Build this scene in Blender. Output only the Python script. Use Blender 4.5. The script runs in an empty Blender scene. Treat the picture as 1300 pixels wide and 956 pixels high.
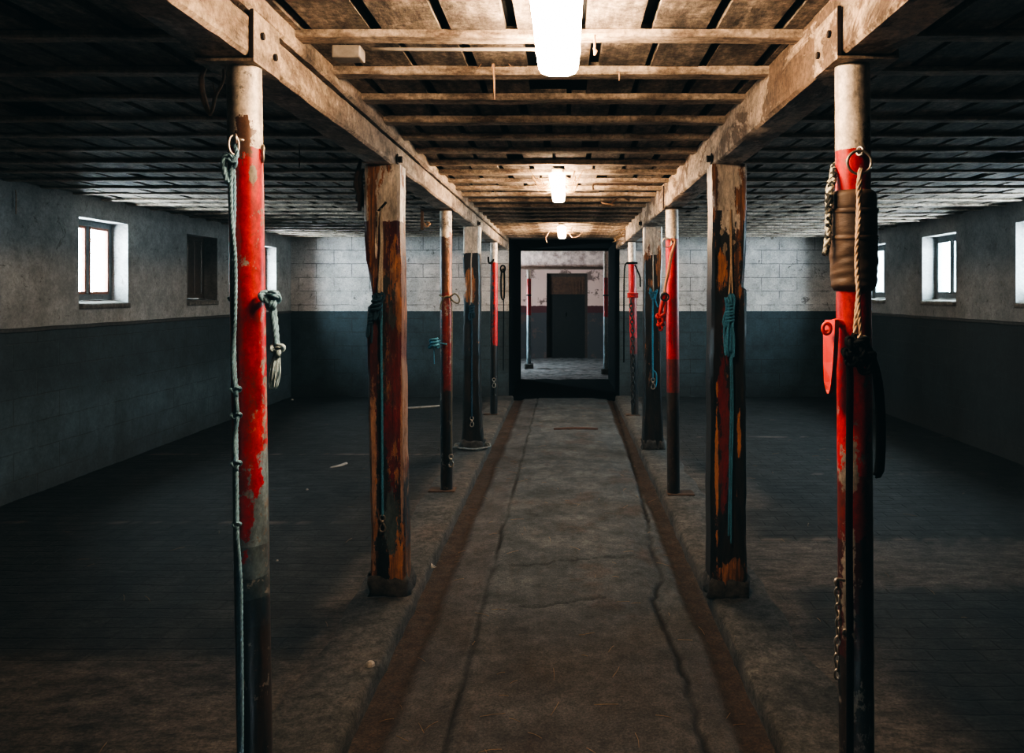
import bpy, bmesh, math, random
from mathutils import Vector, noise
random.seed(7)
C = bpy.context.scene.collection
KT = 0.06                 # top of the kerbs
EYE = KT + 1.5            # lens height
FP = 1000.0               # focal length in pixels of the 1300 wide frame
def P(px, py, Y):         # a point of the place seen at that pixel, at depth Y
    return Vector(((px - 718) * Y / FP, Y, EYE + (372 - py) * Y / FP))
def nz(x, y, z, s=1.0): return noise.noise(Vector((x * s, y * s, z * s)))

# ------------------------------------------------------------------ objects
def root_loc(o):
    while o.parent: o = o.parent
    return o.location
def tag(o, label=None, cat=None, group=None, kind=None):
    if label: o['label'] = label
    if cat: o['category'] = cat
    if group: o['group'] = group
    if kind: o['kind'] = kind
    return o
def thing(name, loc, label, cat, group=None):
    o = bpy.data.objects.new(name, None); C.objects.link(o)
    o.location = loc; o.empty_display_size = 0.1
    return tag(o, label, cat, group)
def finish(name, bm, mat, parent=None, smooth=True, loc=None):
    """bm is in place coordinates; the mesh is stored relative to its thing's base"""
    if parent: L = Vector(root_loc(parent))
    elif loc is not None: L = Vector(loc)
    else:
        xs = [v.co for v in bm.verts]
        L = Vector(((min(v.x for v in xs) + max(v.x for v in xs)) / 2, (min(v.y for v in xs) + max(v.y for v in xs)) / 2, min(v.z for v in xs)))
    for v in bm.verts: v.co -= L
    bmesh.ops.recalc_face_normals(bm, faces=bm.faces)
    me = bpy.data.meshes.new(name); bm.to_mesh(me); bm.free()
    if smooth:
        for p in me.polygons: p.use_smooth = True
    if smooth == 'auto': me.set_sharp_from_angle(angle=math.radians(38))
    o = bpy.data.objects.new(name, me); C.objects.link(o)
    if mat: me.materials.append(mat)
    if parent: o.parent = parent
    else: o.location = L
    return o
def struct(name, bm, mat, parent=None, smooth=False, loc=(0, 0, 0), label=None):
    o = finish(name, bm, mat, parent, smooth, loc)
    o['kind'] = 'structure'
    if label: o['label'] = label
    return o

# ------------------------------------------------------------------ shapes
def BM(): return bmesh.new()
def box(bm, x0, x1, y0, y1, z0, z1, bev=0.0):
    vs = [bm.verts.new((x, y, z)) for x in (x0, x1) for y in (y0, y1) for z in (z0, z1)]
    fs = [bm.faces.new([vs[i] for i in f]) for f in ((0,1,3,2),(4,6,7,5),(0,4,5,1),(2,3,7,6),(0,2,6,4),(1,5,7,3))]
    if bev:
        es = list({e for f in fs for e in f.edges})
        bmesh.ops.bevel(bm, geom=es, offset=bev, segments=2, affect='EDGES', profile=0.6)
def loft(bm, rings, cap=True, closed=True):
    R = [[bm.verts.new(p) for p in r] for r in rings]
    n = len(R[0])
    for a, b in zip(R, R[1:]):
        for i in range(n if closed else n - 1):
            j = (i + 1) % n
            bm.faces.new((a[i], a[j], b[j], b[i]))
    if cap and closed:
        bm.faces.new(R[0][::-1]); bm.faces.new(R[-1])
def smooth_path(pts, step=0.02):
    pts = [Vector(p) for p in pts]
    if len(pts) < 3:
        a, b = pts[0], pts[-1]; n = max(1, int((b - a).length / step))
        return [a.lerp(b, i / n) for i in range(n + 1)]
    out = []
    q = [pts[0] * 2 - pts[1]] + pts + [pts[-1] * 2 - pts[-2]]
    for i in range(1, len(q) - 2):
        p0, p1, p2, p3 = q[i - 1:i + 3]
        n = max(2, int((p2 - p1).length / step))
        for k in range(n):
            t = k / n
            out.append(0.5 * ((2 * p1) + (p2 - p0) * t + (2 * p0 - 5 * p1 + 4 * p2 - p3) * t * t + (3 * p1 - p0 - 3 * p2 + p3) * t ** 3))
    out.append(pts[-1])
    return out
def frames(path):
    T = []
    n = len(path)
    for i in range(n):
        d = path[min(i + 1, n - 1)] - path[max(i - 1, 0)]
        T.append(d.normalized() if d.length > 1e-9 else Vector((0, 0, 1)))
    u = T[0].orthogonal().normalized(); F = []
    for t in T:
        u = (u - t * u.dot(t))
        u = u.normalized() if u.length > 1e-6 else t.orthogonal().normalized()
        F.append((t, u, t.cross(u)))
    return F
def tube(bm, path, r, seg=8, cap=True):
    rr = r if callable(r) else (lambda t: r)
    F = frames(path); n = len(path) - 1
    loft(bm, [[p + (f[1] * math.cos(a) + f[2] * math.sin(a)) * rr(i / max(n, 1)) for a in [2 * math.pi * k / seg for k in range(seg)]]
              for i, (p, f) in enumerate(zip(path, F))], cap)
def rope(bm, pts, R, step=None, strands=3, lay=7.0, seg=6):
    """laid rope: strands twisting around the path"""
    step = step or R * 0.9
    path = smooth_path(pts, step); F = frames(path)
    d = [0.0]
    for a, b in zip(path, path[1:]): d.append(d[-1] + (b - a).length)
    rs = R * 0.56
    for s in range(strands):
        q = []
        for p, f, l in zip(path, F, d):
            a = 2 * math.pi * (s / strands + l / (lay * R))
            q.append(p + (f[1] * math.cos(a) + f[2] * math.sin(a)) * (R - rs))
        tube(bm, q, rs, seg)
def torus(bm, c, R, r, nrm=(0, 1, 0), n=24, seg=8, sx=1.0, sz=1.0):
    nrm = Vector(nrm).normalized(); u = nrm.cross(Vector((0, 0, 1)))
    u = u.normalized() if u.length > 1e-4 else Vector((1, 0, 0)); v = nrm.cross(u) * -1
    c = Vector(c); rings = []
    for i in range(n):
        a = 2 * math.pi * i / n
        ctr = c + u * math.cos(a) * R * sx + v * math.sin(a) * R * sz
        rad = (u * math.cos(a) + v * math.sin(a))
        rings.append([bm.verts.new(ctr + rad * math.cos(b) * r + nrm * math.sin(b) * r) for b in [2 * math.pi * k / seg for k in range(seg)]])
    for i in range(n):
        a, b = rings[i], rings[(i + 1) % n]
        for k in range(seg):
            m = (k + 1) % seg
            bm.faces.new((a[k], a[m], b[m], b[k]))
def knot(bm, c, s, r, seed=0):
    """a tight overhand knot"""
    c = Vector(c); pts = []
    for i in range(25):
        t = 2 * math.pi * i / 24
        pts.append(c + Vector(((math.sin(t) + 1.6 * math.sin(2 * t)) * s * .30, math.sin(3 * t) * s * .35, (math.cos(t) - 1.6 * math.cos(2 * t)) * s * .34)))
    rope(bm, pts, r, lay=6)
def hank(bm, top, bot, w, r, n=5, depth=.02, seed=1):
    """rope folded into hanging loops and wound round the waist"""
    rnd = random.Random(seed); top = Vector(top); bot = Vector(bot); h = top.z - bot.z
    pts = []
    for i in range(n):
        xo = (i / (n - 1) - .5) * w if n > 1 else 0
        yo = -rnd.random() * depth
        a = rnd.uniform(0, .12) * h; b = rnd.uniform(0, .3) * h
        for t in (0, .3, .5, .7, 1):
            tt = t if i % 2 == 0 else 1 - t
            z = (top.z - a) * (1 - tt) + (bot.z + b) * tt
            pinch = 1 - .55 * math.exp(-((tt - .4) / .16) ** 2)
            xc = top.x + (bot.x - top.x) * tt
            pts.append(Vector((xc + xo * pinch + rnd.uniform(-.1, .1) * w * .3, top.y + yo, z)))
    rope(bm, pts, r)
    cz = top.z - .4 * h; wp = []
    for i in range(31):
        a = 2 * math.pi * i / 10
        wp.append(Vector((top.x + (bot.x - top.x) * .4 + math.cos(a) * w * .36, top.y - depth * .5 + math.sin(a) * (depth * .55 + r), cz + (i / 30 - .5) * r * 8)))
    rope(bm, wp, r)
def blob(bm, c, rx, ry, rz, n=10, m=8):
    c = Vector(c)
    loft(bm, [[c + Vector((math.cos(2 * math.pi * k / n) * rx * math.sin(math.pi * (j + .02) / (m + .04)), math.sin(2 * math.pi * k / n) * ry * math.sin(math.pi * (j + .02) / (m + .04)), -rz * math.cos(math.pi * j / m))) for k in range(n)] for j in range(m + 1)])
def chain(bm, pts, ln=.026, r=.003):
    path = smooth_path(pts, ln * .72)
    for i, p in enumerate(path):
        t = (path[min(i + 1, len(path) - 1)] - path[max(i - 1, 0)])
        nrm = Vector((0, 1, .0)) if i % 2 else Vector((1, .15, 0))
        torus(bm, p, ln * .5, r, nrm, 14, 6, sx=.55, sz=1.0)

# ------------------------------------------------------------------ node materials
class G:
    def __init__(s, name):
        s.m = bpy.data.materials.new(name); s.m.use_nodes = True
        s.t = s.m.node_tree; s.t.nodes.clear()
        s.out = s.t.nodes.new('ShaderNodeOutputMaterial')
        s.co = s.t.nodes.new('ShaderNodeTexCoord')
    def n(s, typ, ins=None, **at):
        nd = s.t.nodes.new(typ)
        for k, v in at.items(): setattr(nd, k, v)
        for k, v in (ins or {}).items(): s.put(nd.inputs[k], v)
        return nd
    def put(s, sock, v):
        if isinstance(v, bpy.types.NodeSocket): s.t.links.new(v, sock)
        elif v is not None:
            if sock.type == 'RGBA' and len(v) == 3: v = (*v, 1)
            sock.default_value = v
    @property
    def obj(s): return s.co.outputs['Object']
    def math(s, op, a, b=None, c=None, clamp=False):
        nd = s.t.nodes.new('ShaderNodeMath'); nd.operation = op; nd.use_clamp = clamp
        for i, v in enumerate((a, b, c)):
            if v is not None: s.put(nd.inputs[i], v)
        return nd.outputs[0]
    def mix(s, f, a, b, blend='MIX'):
        nd = s.t.nodes.new('ShaderNodeMix'); nd.data_type = 'RGBA'; nd.blend_type = blend
        s.put(nd.inputs[0], f); s.put(nd.inputs[6], a); s.put(nd.inputs[7], b)
        return nd.outputs[2]
    def sep(s, v):
        nd = s.n('ShaderNodeSeparateXYZ', {0: v}); return nd.outputs
    def scale(s, v, k, off=(0, 0, 0)):
        return s.n('ShaderNodeMapping', {'Vector': v, 'Scale': k, 'Location': off}).outputs[0]
    def noise(s, v, sc, det=5, ro=.6, dist=0.0):
        return s.n('ShaderNodeTexNoise', {'Vector': v, 'Scale': sc, 'Detail': det, 'Roughness': ro, 'Distortion': dist}).outputs['Fac']
    def ramp(s, f, stops, interp='LINEAR'):
        nd = s.n('ShaderNodeValToRGB', {0: f}); cr = nd.color_ramp; cr.interpolation = interp
        while len(cr.elements) > 1: cr.elements.remove(cr.elements[-1])
        for i, (p, c) in enumerate(stops):
            e = cr.elements[0] if i == 0 else cr.elements.new(p)
            e.position = p; e.color = (c, c, c, 1) if not hasattr(c, '__len__') else (*c[:3], 1)
        return nd.outputs[0]
    def step(s, f, a, b): 
        return s.n('ShaderNodeMapRange', {0: f, 1: a, 2: b, 3: 0.0, 4: 1.0}, interpolation_type='SMOOTHSTEP').outputs[0]
    def bump(s, h, st=.5, d=.01, nrm=None):
        nd = s.n('ShaderNodeBump', {'Strength': st, 'Distance': d, 'Height': h})
        if nrm: s.put(nd.inputs['Normal'], nrm)
        return nd.outputs[0]
    def grit(s, col, sc, lo, hi, v=None, a=.38, b=.62):
        k = s.ramp(s.noise(v or s.obj, sc, 8, .8), [(a, lo), (.5, (lo + hi) / 2), (b, hi)])
        return s.mix(1.0, col, k, 'MULTIPLY')
    def attr(s, name): return s.n('ShaderNodeAttribute', attribute_name=name).outputs
    def done(s, col, rough=.8, nrm=None, metal=0.0, spec=None, **kw):
        b = s.n('ShaderNodeBsdfPrincipled', {'Base Color': col, 'Roughness': rough, 'Metallic': metal})
        if nrm: s.put(b.inputs['Normal'], nrm)
        if spec is not None: s.put(b.inputs['Specular IOR Level'], spec)
        for k, v in kw.items(): s.put(b.inputs[k], v)
        s.t.links.new(b.outputs[0], s.out.inputs[0])
        return s.m
def simple(name, col, rough=.7, metal=0.0, var=.35, sc=20, bump=.3, bd=.003, dark=None):
    g = G(name)
    n = g.noise(g.obj, sc, 6, .65)
    d = dark or tuple(c * (1 - var) for c in col); l = tuple(min(1, c * (1 + var * .5)) for c in col)
    return g.done(g.ramp(n, [(.3, d), (.7, l)]), rough, g.bump(n, bump, bd), metal)

WHITE = (.68, .61, .53); RED = (.44, .008, .012); DRED = (.16, .012, .010); BLK = (.010, .012, .014)
GREY = (.24, .225, .20); STEEL = (.20, .28, .32); BEIGE = (.40, .33, .25); ORANGE = (.46, .19, .075); BROWN = (.10, .042, .020); DBLUE = (.012, .022, .032); MAROON = (.09, .012, .014)

def paint_mat(name, zones, chip=(.62, .5), chipcol=BEIGE, patches=(), seed=0, wood=False, H=2.2, rough=.38, gloss=True, edge=.05):
    """peeling paint in bands of height; zones = [(from height, colour)]; patches = [(x, z, rx, rz, colour)]"""
    g = G(name)
    v = g.scale(g.obj, (1, 1, 1), (seed * 3.7, seed * 1.3, seed * 2.1))
    x, y, z = g.sep(g.obj)
    vz = g.scale(v, (1, 1, .28)) if wood else g.scale(v, (1, 1, .7))
    big = g.noise(vz, 11, 8, .68, .5)
    fine = g.noise(vz, 46, 7, .75)
    grain = g.noise(g.scale(v, (1, 1, .04)), 60, 6, .65, .3)
    zn = g.math('ADD', z, g.math('MULTIPLY', g.math('SUBTRACT', big, .5), edge * 2))
    base = g.ramp(g.math('DIVIDE', zn, H), [(max(0, a / H), c) for a, c in zones], 'CONSTANT')
    under = chipcol
    if wood:
        under = g.mix(g.step(grain, .38, .62), BROWN, ORANGE)
        under = g.mix(g.step(fine, .6, .8), under, (.42, .22, .10))
    t = g.math('ADD', g.math('MULTIPLY', big, .55), g.math('MULTIPLY', fine, .45))
    thr = g.ramp(g.math('DIVIDE', z, H), [(0, chip[1]), (1, chip[0])])
    m = g.step(g.math('SUBTRACT', t, thr), 0.0, .02)
    col = g.mix(m, base, under)
    if not wood: col = g.mix(g.step(g.noise(v, 60, 5, .7), .62, .68), col, g.mix(.5, (.10, .05, .03), col))
    mm = None
    for (cx, cz, rx, rz, pc) in patches:
        a = g.math('POWER', g.math('ABSOLUTE', g.math('DIVIDE', g.math('SUBTRACT', x, cx), rx)), 2.0)
        b = g.math('POWER', g.math('ABSOLUTE', g.math('DIVIDE', g.math('SUBTRACT', z, cz), rz)), 2.0)
        d = g.math('ADD', g.math('ADD', a, b), g.math('MULTIPLY', g.math('SUBTRACT', t, .5), 11.0))
        k = g.math('SUBTRACT', 1.0, g.step(d, .85, 1.0))
        if pc == 'wood':
            pc = g.mix(g.step(grain, .40, .60), BROWN, ORANGE)
        col = g.mix(k, col, pc)
    grime = g.noise(g.scale(v, (1, 1, .35)), 5, 6, .7)
    stain = g.noise(g.scale(v, (1, 1, .22)), 14, 7, .72)
    col = g.mix(g.math('MULTIPLY', g.step(stain, .44, .60), .3 if wood else .6), col, g.mix(.55, col, (.10, .055, .03)))
    col = g.mix(g.math('MULTIPLY', g.step(grime, .48, .66), .5), col, (.02, .017, .014), 'MIX')
    if wood: col = g.mix(g.math('MULTIPLY', g.step(grain, .56, .72), .5), col, (.015, .010, .008))
    col = g.grit(g.grit(col, 60, .65, 1.3, vz), 16, .75, 1.25, vz)
    hgt = g.math('ADD', g.math('MULTIPLY', m, -.6), g.math('MULTIPLY', grain if wood else fine, .8 if wood else .25))
    rg = g.math('ADD', rough, g.math('MULTIPLY', m, .35))
    return g.done(col, rg, g.bump(hgt, .55 if wood else .3, .006 if wood else .003))

def wall_mat(name, up=(.50, .49, .47), low=(.052, .078, .088), split=KT + 1.235, axis='x', brick_amt=1.0, up_brick=1.0, low_gain=0.0):
    g = G(name)
    x, y, z = g.sep(g.obj)
    u = x if axis == 'x' else y
    uv = g.n('ShaderNodeCombineXYZ', {0: u, 1: z, 2: 0.0}).outputs[0]
    warp = g.noise(g.obj, 3, 4, .6)
    uvw = g.n('ShaderNodeVectorMath', {0: uv, 1: g.n('ShaderNodeCombineXYZ', {0: 0.0, 1: g.math('MULTIPLY', warp, .025), 2: 0.0}).outputs[0]}, operation='ADD').outputs[0]
    br = g.n('ShaderNodeTexBrick', {'Vector': uvw, 'Color1': (1, 1, 1, 1), 'Color2': (.85, .85, .85, 1), 'Mortar': (0, 0, 0, 1), 'Scale': 1.0, 'Mortar Size': .006, 'Mortar Smooth': .35, 'Brick Width': .52, 'Row Height': .2}, offset=.5)
    mort = br.outputs['Fac']
    n1 = g.noise(g.obj, 1.6, 8, .68); n2 = g.noise(g.obj, 14, 7, .7); n3 = g.noise(g.scale(g.obj, (1, 1, .25)), 6, 6, .7)
    upc = g.mix(g.step(n1, .35, .7), tuple(c * .72 for c in up), up)
    upc = g.mix(g.math('MULTIPLY', g.step(n2, .56, .66), .5), upc, (.12, .10, .085))
    upc = g.mix(g.math('MULTIPLY', g.step(g.noise(g.obj, 5, 9, .75, 1.2), .60, .635), .75), upc, (.07, .055, .045))
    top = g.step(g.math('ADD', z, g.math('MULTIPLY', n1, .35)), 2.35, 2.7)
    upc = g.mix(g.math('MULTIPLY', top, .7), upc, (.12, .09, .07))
    loc = g.mix(g.step(n1, .3, .7), tuple(c * .6 for c in low), low)
    loc = g.mix(g.math('MULTIPLY', g.step(n3, .52, .75), .5), loc, tuple(c * .35 for c in low))
    loc = g.mix(g.math('MULTIPLY', g.step(n2, .66, .72), .6), loc, tuple(c * 2.0 for c in low))
    if low_gain: loc = g.mix(g.math('SUBTRACT', 1.0, g.step(g.math('ADD', z, g.math('MULTIPLY', n1, .5)), .85, 1.15)), loc, g.mix(1.0, loc, (low_gain,) * 3, 'MULTIPLY'))  # multiplies the colour of the lowest part of the wall
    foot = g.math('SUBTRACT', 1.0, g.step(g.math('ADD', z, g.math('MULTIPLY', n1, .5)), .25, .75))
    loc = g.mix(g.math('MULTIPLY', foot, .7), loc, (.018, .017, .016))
    zn = g.math('ADD', z, g.math('MULTIPLY', g.math('SUBTRACT', n2, .5), .012))
    k = g.step(zn, split - .004, split + .004)
    col = g.mix(k, loc, upc)
    gate = g.step(g.noise(g.obj, 2.3, 5, .65), .38, .54)
    sel = g.mix(k, (brick_amt,) * 3, (up_brick,) * 3)
    mort = g.math('MULTIPLY', mort, g.math('MULTIPLY', gate, sel))
    ml = g.math('MULTIPLY', mort, .85)
    col = g.mix(ml, col, g.mix(.8, col, (.02, .02, .02)))
    col = g.grit(g.grit(col, 4.5, .72, 1.22), 50, .75, 1.2)
    h = g.math('SUBTRACT', g.math('MULTIPLY', n2, .5), mort)
    return g.done(col, .75, g.bump(h, .6, .008))

M = {}
def build_materials():
    M['steel'] = simple('worn_steel', (.42, .38, .33), .38, .85, .4, 60, .15)
    M['rust'] = simple('rusty_steel', (.10, .06, .04), .7, .4, .5, 40, .4)
    M['dark_steel'] = simple('dark_steel', (.03, .03, .03), .55, .5, .4, 40, .3)
    M['bolt'] = simple('bolt', (.03, .022, .018), .6, .5)
    def fibre(name, c, v=.4, dirt=None):
        g = G(name)
        n = g.noise(g.scale(g.obj, (1, 1, .6)), 160, 4, .7); b = g.noise(g.obj, 9, 5, .6)
        col = g.ramp(n, [(.3, tuple(k * (1 - v) for k in c)), (.7, tuple(min(1, k * 1.25) for k in c))])
        col = g.mix(g.math('MULTIPLY', g.step(b, .45, .7), .5), col, dirt or tuple(k * .4 for k in c))
        return g.done(col, .85, g.bump(n, .5, .002))
    M['rope_blue'] = fibre('blue_grey_rope', (.19, .35, .46))
    M['rope_pale'] = fibre('pale_rope', (.46, .62, .70), .3, (.10, .15, .18))
    M['rope_navy'] = fibre('navy_rope', (.012, .05, .085))
    M['rope_teal'] = fibre('teal_rope', (.055, .22, .34))
    M['cord'] = fibre('natural_cord', (.50, .36, .24), .3)
    M['cord_white'] = fibre('dirty_white_cord', (.45, .38, .31), .3)
    M['cord_olive'] = fibre('olive_cord', (.13, .12, .08))
    M['cord_orange'] = fibre('orange_cord', (.42, .19, .10))
    M['webbing'] = fibre('black_webbing', (.004, .0042, .0046), .4); M['webbing'].node_tree.nodes['Principled BSDF'].inputs['Specular IOR Level'].default_value = .15
    M['red_web'] = fibre('red_webbing', (.36, .015, .015), .4)
    g = G('speckled_rope')
    w = g.n('ShaderNodeTexVoronoi', {'Vector': g.obj, 'Scale': 95.0}, feature='F1').outputs['Color']
    k = g.step(g.sep(w)[0], .45, .55)
    M['rope_speckled'] = g.done(g.mix(k, (.014, .016, .014), (.50, .50, .42)), .85)
    M['cobweb'] = simple('dusty_cobweb', (.42, .27, .17), .95, 0, .4, 80)
    M['dust'] = simple('dark_cobweb', (.05, .03, .022), .95, 0, .4, 80)
    M['straw'] = simple('straw', (.30, .20, .10), .85, 0, .5, 30)
    M['fluff'] = simple('white_fluff', (.6, .58, .55), .95, 0, .2, 50)
    # leather sleeve
    g = G('brown_leather')
    n = g.noise(g.scale(g.obj, (1, 1, 3)), 22, 6, .7); b = g.noise(g.obj, 7, 5, .6)
    col = g.ramp(b, [(.3, (.035, .020, .011)), (.7, (.10, .058, .032))])
    col = g.mix(g.math('MULTIPLY', g.step(n, .58, .75), .5), col, (.17, .10, .055))
    M['leather'] = g.done(col, .6, g.bump(n, .5, .004))
    g = G('red_enamel')
    n = g.noise(g.obj, 30, 6, .7)
    col = g.mix(g.step(n, .63, .67), (.62, .03, .012), (.33, .16, .10))
    M['red_paint'] = g.done(col, .42, g.bump(n, .15, .002))
    # ceiling
    g = G('ceiling_boards')
    v = g.scale(g.obj, (1, .25, 1)); n = g.noise(v, 16, 8, .72); b = g.noise(g.obj, 2.4, 6, .65)
    cell = g.n('ShaderNodeTexVoronoi', {'Vector': g.scale(g.obj, (1, .5, 1)), 'Scale': 5.0}).outputs['Color']
    col = g.ramp(n, [(.36, (.035, .027, .021)), (.5, (.18, .148, .118)), (.64, (.38, .32, .26))])
    col = g.mix(g.math('MULTIPLY', g.sep(cell)[0], .35), col, (.09, .07, .055))
    col = g.mix(g.math('MULTIPLY', g.step(b, .5, .72), .65), col, (.035, .027, .021))
    col = g.grit(g.grit(col, 45, .45, 1.5), 9, .6, 1.35)
    M['boards'] = g.done(col, .85, g.bump(n, .8, .008))
    M['void'] = simple('ceiling_void', (.006, .006, .006), .95)
    g = G('joist_limewash')
    v = g.scale(g.obj, (.3, 1, 1)); n = g.noise(v, 14, 8, .7); b = g.noise(g.obj, 3.5, 6, .7)
    col = g.ramp(n, [(.36, (.10, .07, .05)), (.5, (.33, .265, .205)), (.64, (.54, .45, .36))])
    col = g.mix(g.math('MULTIPLY', g.step(b, .52, .72), .6), col, (.08, .05, .032))
    col = g.grit(col, 40, .55, 1.4)
    M['joist'] = g.done(col, .85, g.bump(n, .7, .006))
    def beam(name, hi, amt):
        g = G(name)
        v = g.scale(g.obj, (1, .3, 1)); n = g.noise(v, 12, 8, .7); b = g.noise(g.scale(g.obj, (1, .5, 1)), 3.3, 8, .72, .6); f = g.noise(g.obj, 40, 6, .7)
        col = g.ramp(n, [(.36, tuple(c * .35 for c in hi)), (.52, hi), (.7, tuple(min(1, c * 1.2) for c in hi))])
        col = g.mix(g.math('MULTIPLY', g.step(b, .50, .55), amt), col, (.12, .075, .048))
        col = g.mix(g.math('MULTIPLY', g.step(f, .6, .7), .6), col, (.035, .022, .016))
        h = g.math('ADD', g.math('MULTIPLY', n, .6), g.math('MULTIPLY', g.step(b, .53, .58), -.5))
        col = g.grit(g.grit(col, 50, .6, 1.35), 7, .7, 1.25)
        M[name] = g.done(col, .8, g.bump(h, .7, .008))
    beam('beam_left', (.46, .36, .27), .45); beam('beam_right', (.52, .41, .31), .85)
    # walls
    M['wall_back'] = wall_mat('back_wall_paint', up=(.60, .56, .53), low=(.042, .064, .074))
    M['wall_side'] = wall_mat('side_wall_paint', up=(.28, .272, .26), low=(.026, .040, .048), axis='y', brick_amt=.75, up_brick=.06, low_gain=2.0)
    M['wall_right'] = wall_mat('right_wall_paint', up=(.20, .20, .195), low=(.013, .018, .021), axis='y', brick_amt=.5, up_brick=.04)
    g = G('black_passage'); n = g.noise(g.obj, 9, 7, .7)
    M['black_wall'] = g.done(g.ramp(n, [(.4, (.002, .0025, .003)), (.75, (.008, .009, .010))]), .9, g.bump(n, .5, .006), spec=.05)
    M['unlit_floor'] = simple('unlit_floor', (.003, .0035, .004), .95); M['unlit_floor'].node_tree.nodes['Principled BSDF'].inputs['Specular IOR Level'].default_value = .05  # unlit dark of the passage put into the floor colour
    g = G('far_wall'); x, y, z = g.sep(g.obj); n = g.noise(g.obj, 3, 8, .7); n2 = g.noise(g.obj, 14, 6, .7)
    zn = g.math('ADD', z, g.math('MULTIPLY', g.math('SUBTRACT', n2, .5), .05))
    col = g.ramp(g.math('DIVIDE', zn, 3.0), [(0, (.045, .045, .048)), (.36, (.075, .016, .018)), (.415, (.62, .44, .38))], 'CONSTANT')
    col = g.mix(g.math('MULTIPLY', g.step(n, .54, .6), .85), col, (.10, .06, .05))
    M['far_wall'] = g.done(col, .85, g.bump(n2, .5, .01))
    # floors (dirt, crack and tone are stored on the mesh)
    g = G('aisle_concrete')
    a = g.attr('ground'); dr, cr, tn = g.sep(a['Vector'])
    n = g.noise(g.obj, 3.2, 9, .66); f = g.noise(g.obj, 70, 7, .8); st = g.noise(g.scale(g.obj, (1, .25, 1)), 12, 6, .7)
    col = g.ramp(n, [(.32, (.028, .032, .034)), (.5, (.057, .064, .068)), (.68, (.096, .105, .110))])
    col = g.mix(g.math('MULTIPLY', g.step(f, .57, .66), .45), col, (.20, .19, .175))
    col = g.mix(g.math('MULTIPLY', g.step(f, .46, .36), .5), col, (.015, .014, .013))
    col = g.mix(g.math('MULTIPLY', g.step(st, .5, .75), .45), col, (.05, .036, .027))
    mud = g.ramp(f, [(.38, (.008, .005, .004)), (.62, (.062, .034, .020))])
    col = g.mix(dr, col, mud)
    col = g.mix(g.math('MULTIPLY', tn, .8), col, (.060, .036, .025))
    col = g.grit(g.grit(col, 14, .7, 1.3), 110, .5, 1.5)
    col = g.mix(cr, col, (.006, .005, .004))
    M['aisle'] = g.done(col, .8, g.bump(g.math('ADD', n, g.math('MULTIPLY', f, .6)), .75, .012), spec=.3)
    g = G('kerb_concrete')
    n = g.noise(g.obj, 4, 9, .66); f = g.noise(g.obj, 70, 7, .8)
    x, y, z = g.sep(g.obj)
    col = g.ramp(n, [(.30, (.030, .030, .029)), (.5, (.062, .061, .058)), (.72, (.105, .102, .096))])
    col = g.mix(g.math('MULTIPLY', g.step(f, .58, .72), .5), col, (.07, .045, .03))
    col = g.mix(g.math('MULTIPLY', g.step(g.noise(g.obj, 2, 5, .6), .48, .7), .45), col, (.055, .034, .024))
    col = g.grit(g.grit(col, 20, .5, 1.5), 90, .55, 1.45)
    M['kerb'] = g.done(col, .82, g.bump(g.math('ADD', n, g.math('MULTIPLY', f, .5)), .8, .012), spec=.3)
    g = G('stall_bricks')
    a = g.attr('ground'); dr, cr, tn = g.sep(a['Vector'])
    x, y, z = g.sep(g.obj)
    wv = g.noise(g.obj, 4, 4, .6)
    uv = g.n('ShaderNodeCombineXYZ', {0: g.math('ADD', x, g.math('MULTIPLY', wv, .03)), 1: g.math('ADD', y, g.math('MULTIPLY', wv, .02)), 2: 0.0}).outputs[0]
    br = g.n('ShaderNodeTexBrick', {'Vector': uv, 'Color1': (.9, .9, .9, 1), 'Color2': (.5, .5, .5, 1), 'Mortar': (0, 0, 0, 1), 'Scale': 1.0, 'Mortar Size': .007, 'Mortar Smooth': .5, 'Brick Width': .22, 'Row Height': .105})
    n = g.noise(g.obj, 5, 8, .7); f = g.noise(g.scale(g.obj, (.4, 1, 1)), 45, 6, .75)
    col = g.mix(g.step(n, .35, .7), (.006, .007, .0075), (.024, .025, .025))
    col = g.mix(.45, col, g.mix(1.0, col, br.outputs['Color'], 'MULTIPLY'))
    col = g.mix(g.math('MULTIPLY', g.step(f, .62, .74), .5), col, (.13, .11, .09))
    slab = g.ramp(n, [(.3, (.03, .026, .023)), (.7, (.085, .074, .064))])
    col = g.mix(dr, col, slab)
    col = g.grit(g.grit(col, 18, .4, 1.7, g.scale(g.obj, (.4, 1, 1))), 80, .5, 1.5)
    col = g.mix(cr, col, (.16, .125, .10))
    h = g.math('SUBTRACT', g.math('ADD', g.math('MULTIPLY', f, .5), n), g.math('MULTIPLY', br.outputs['Fac'], g.math('SUBTRACT', 1.0, dr)))
    M['stall'] = g.done(col, .72, g.bump(h, .8, .012), spec=.35)
    M['foot'] = simple('crumbled_mortar', (.055, .05, .046), .9, 0, .7, 22, 1.0, .012, dark=(.012, .011, .010))
    # windows
    g = G('thin_glass')
    fr = .05
    n = g.noise(g.obj, 6, 5, .6)
    tr = g.n('ShaderNodeBsdfTransparent', {'Color': (.93, .96, .97, 1)}).outputs[0]
    df = g.n('ShaderNodeBsdfDiffuse', {'Color': (.5, .5, .47, 1)}).outputs[0]
    gl = g.n('ShaderNodeBsdfGlossy', {'Roughness': .05}).outputs[0]
    m1 = g.n('ShaderNodeMixShader', {0: g.math('MULTIPLY', g.step(n, .4, .8), .12), 1: tr, 2: df}).outputs[0]
    m2 = g.n('ShaderNodeMixShader', {0: fr, 1: m1, 2: gl}).outputs[0]
    g.t.links.new(m2, g.out.inputs[0]); M['glass'] = g.m
    M['frame_grey'] = simple('grey_window_frame', (.10, .115, .12), .6, 0, .4, 30)
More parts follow.
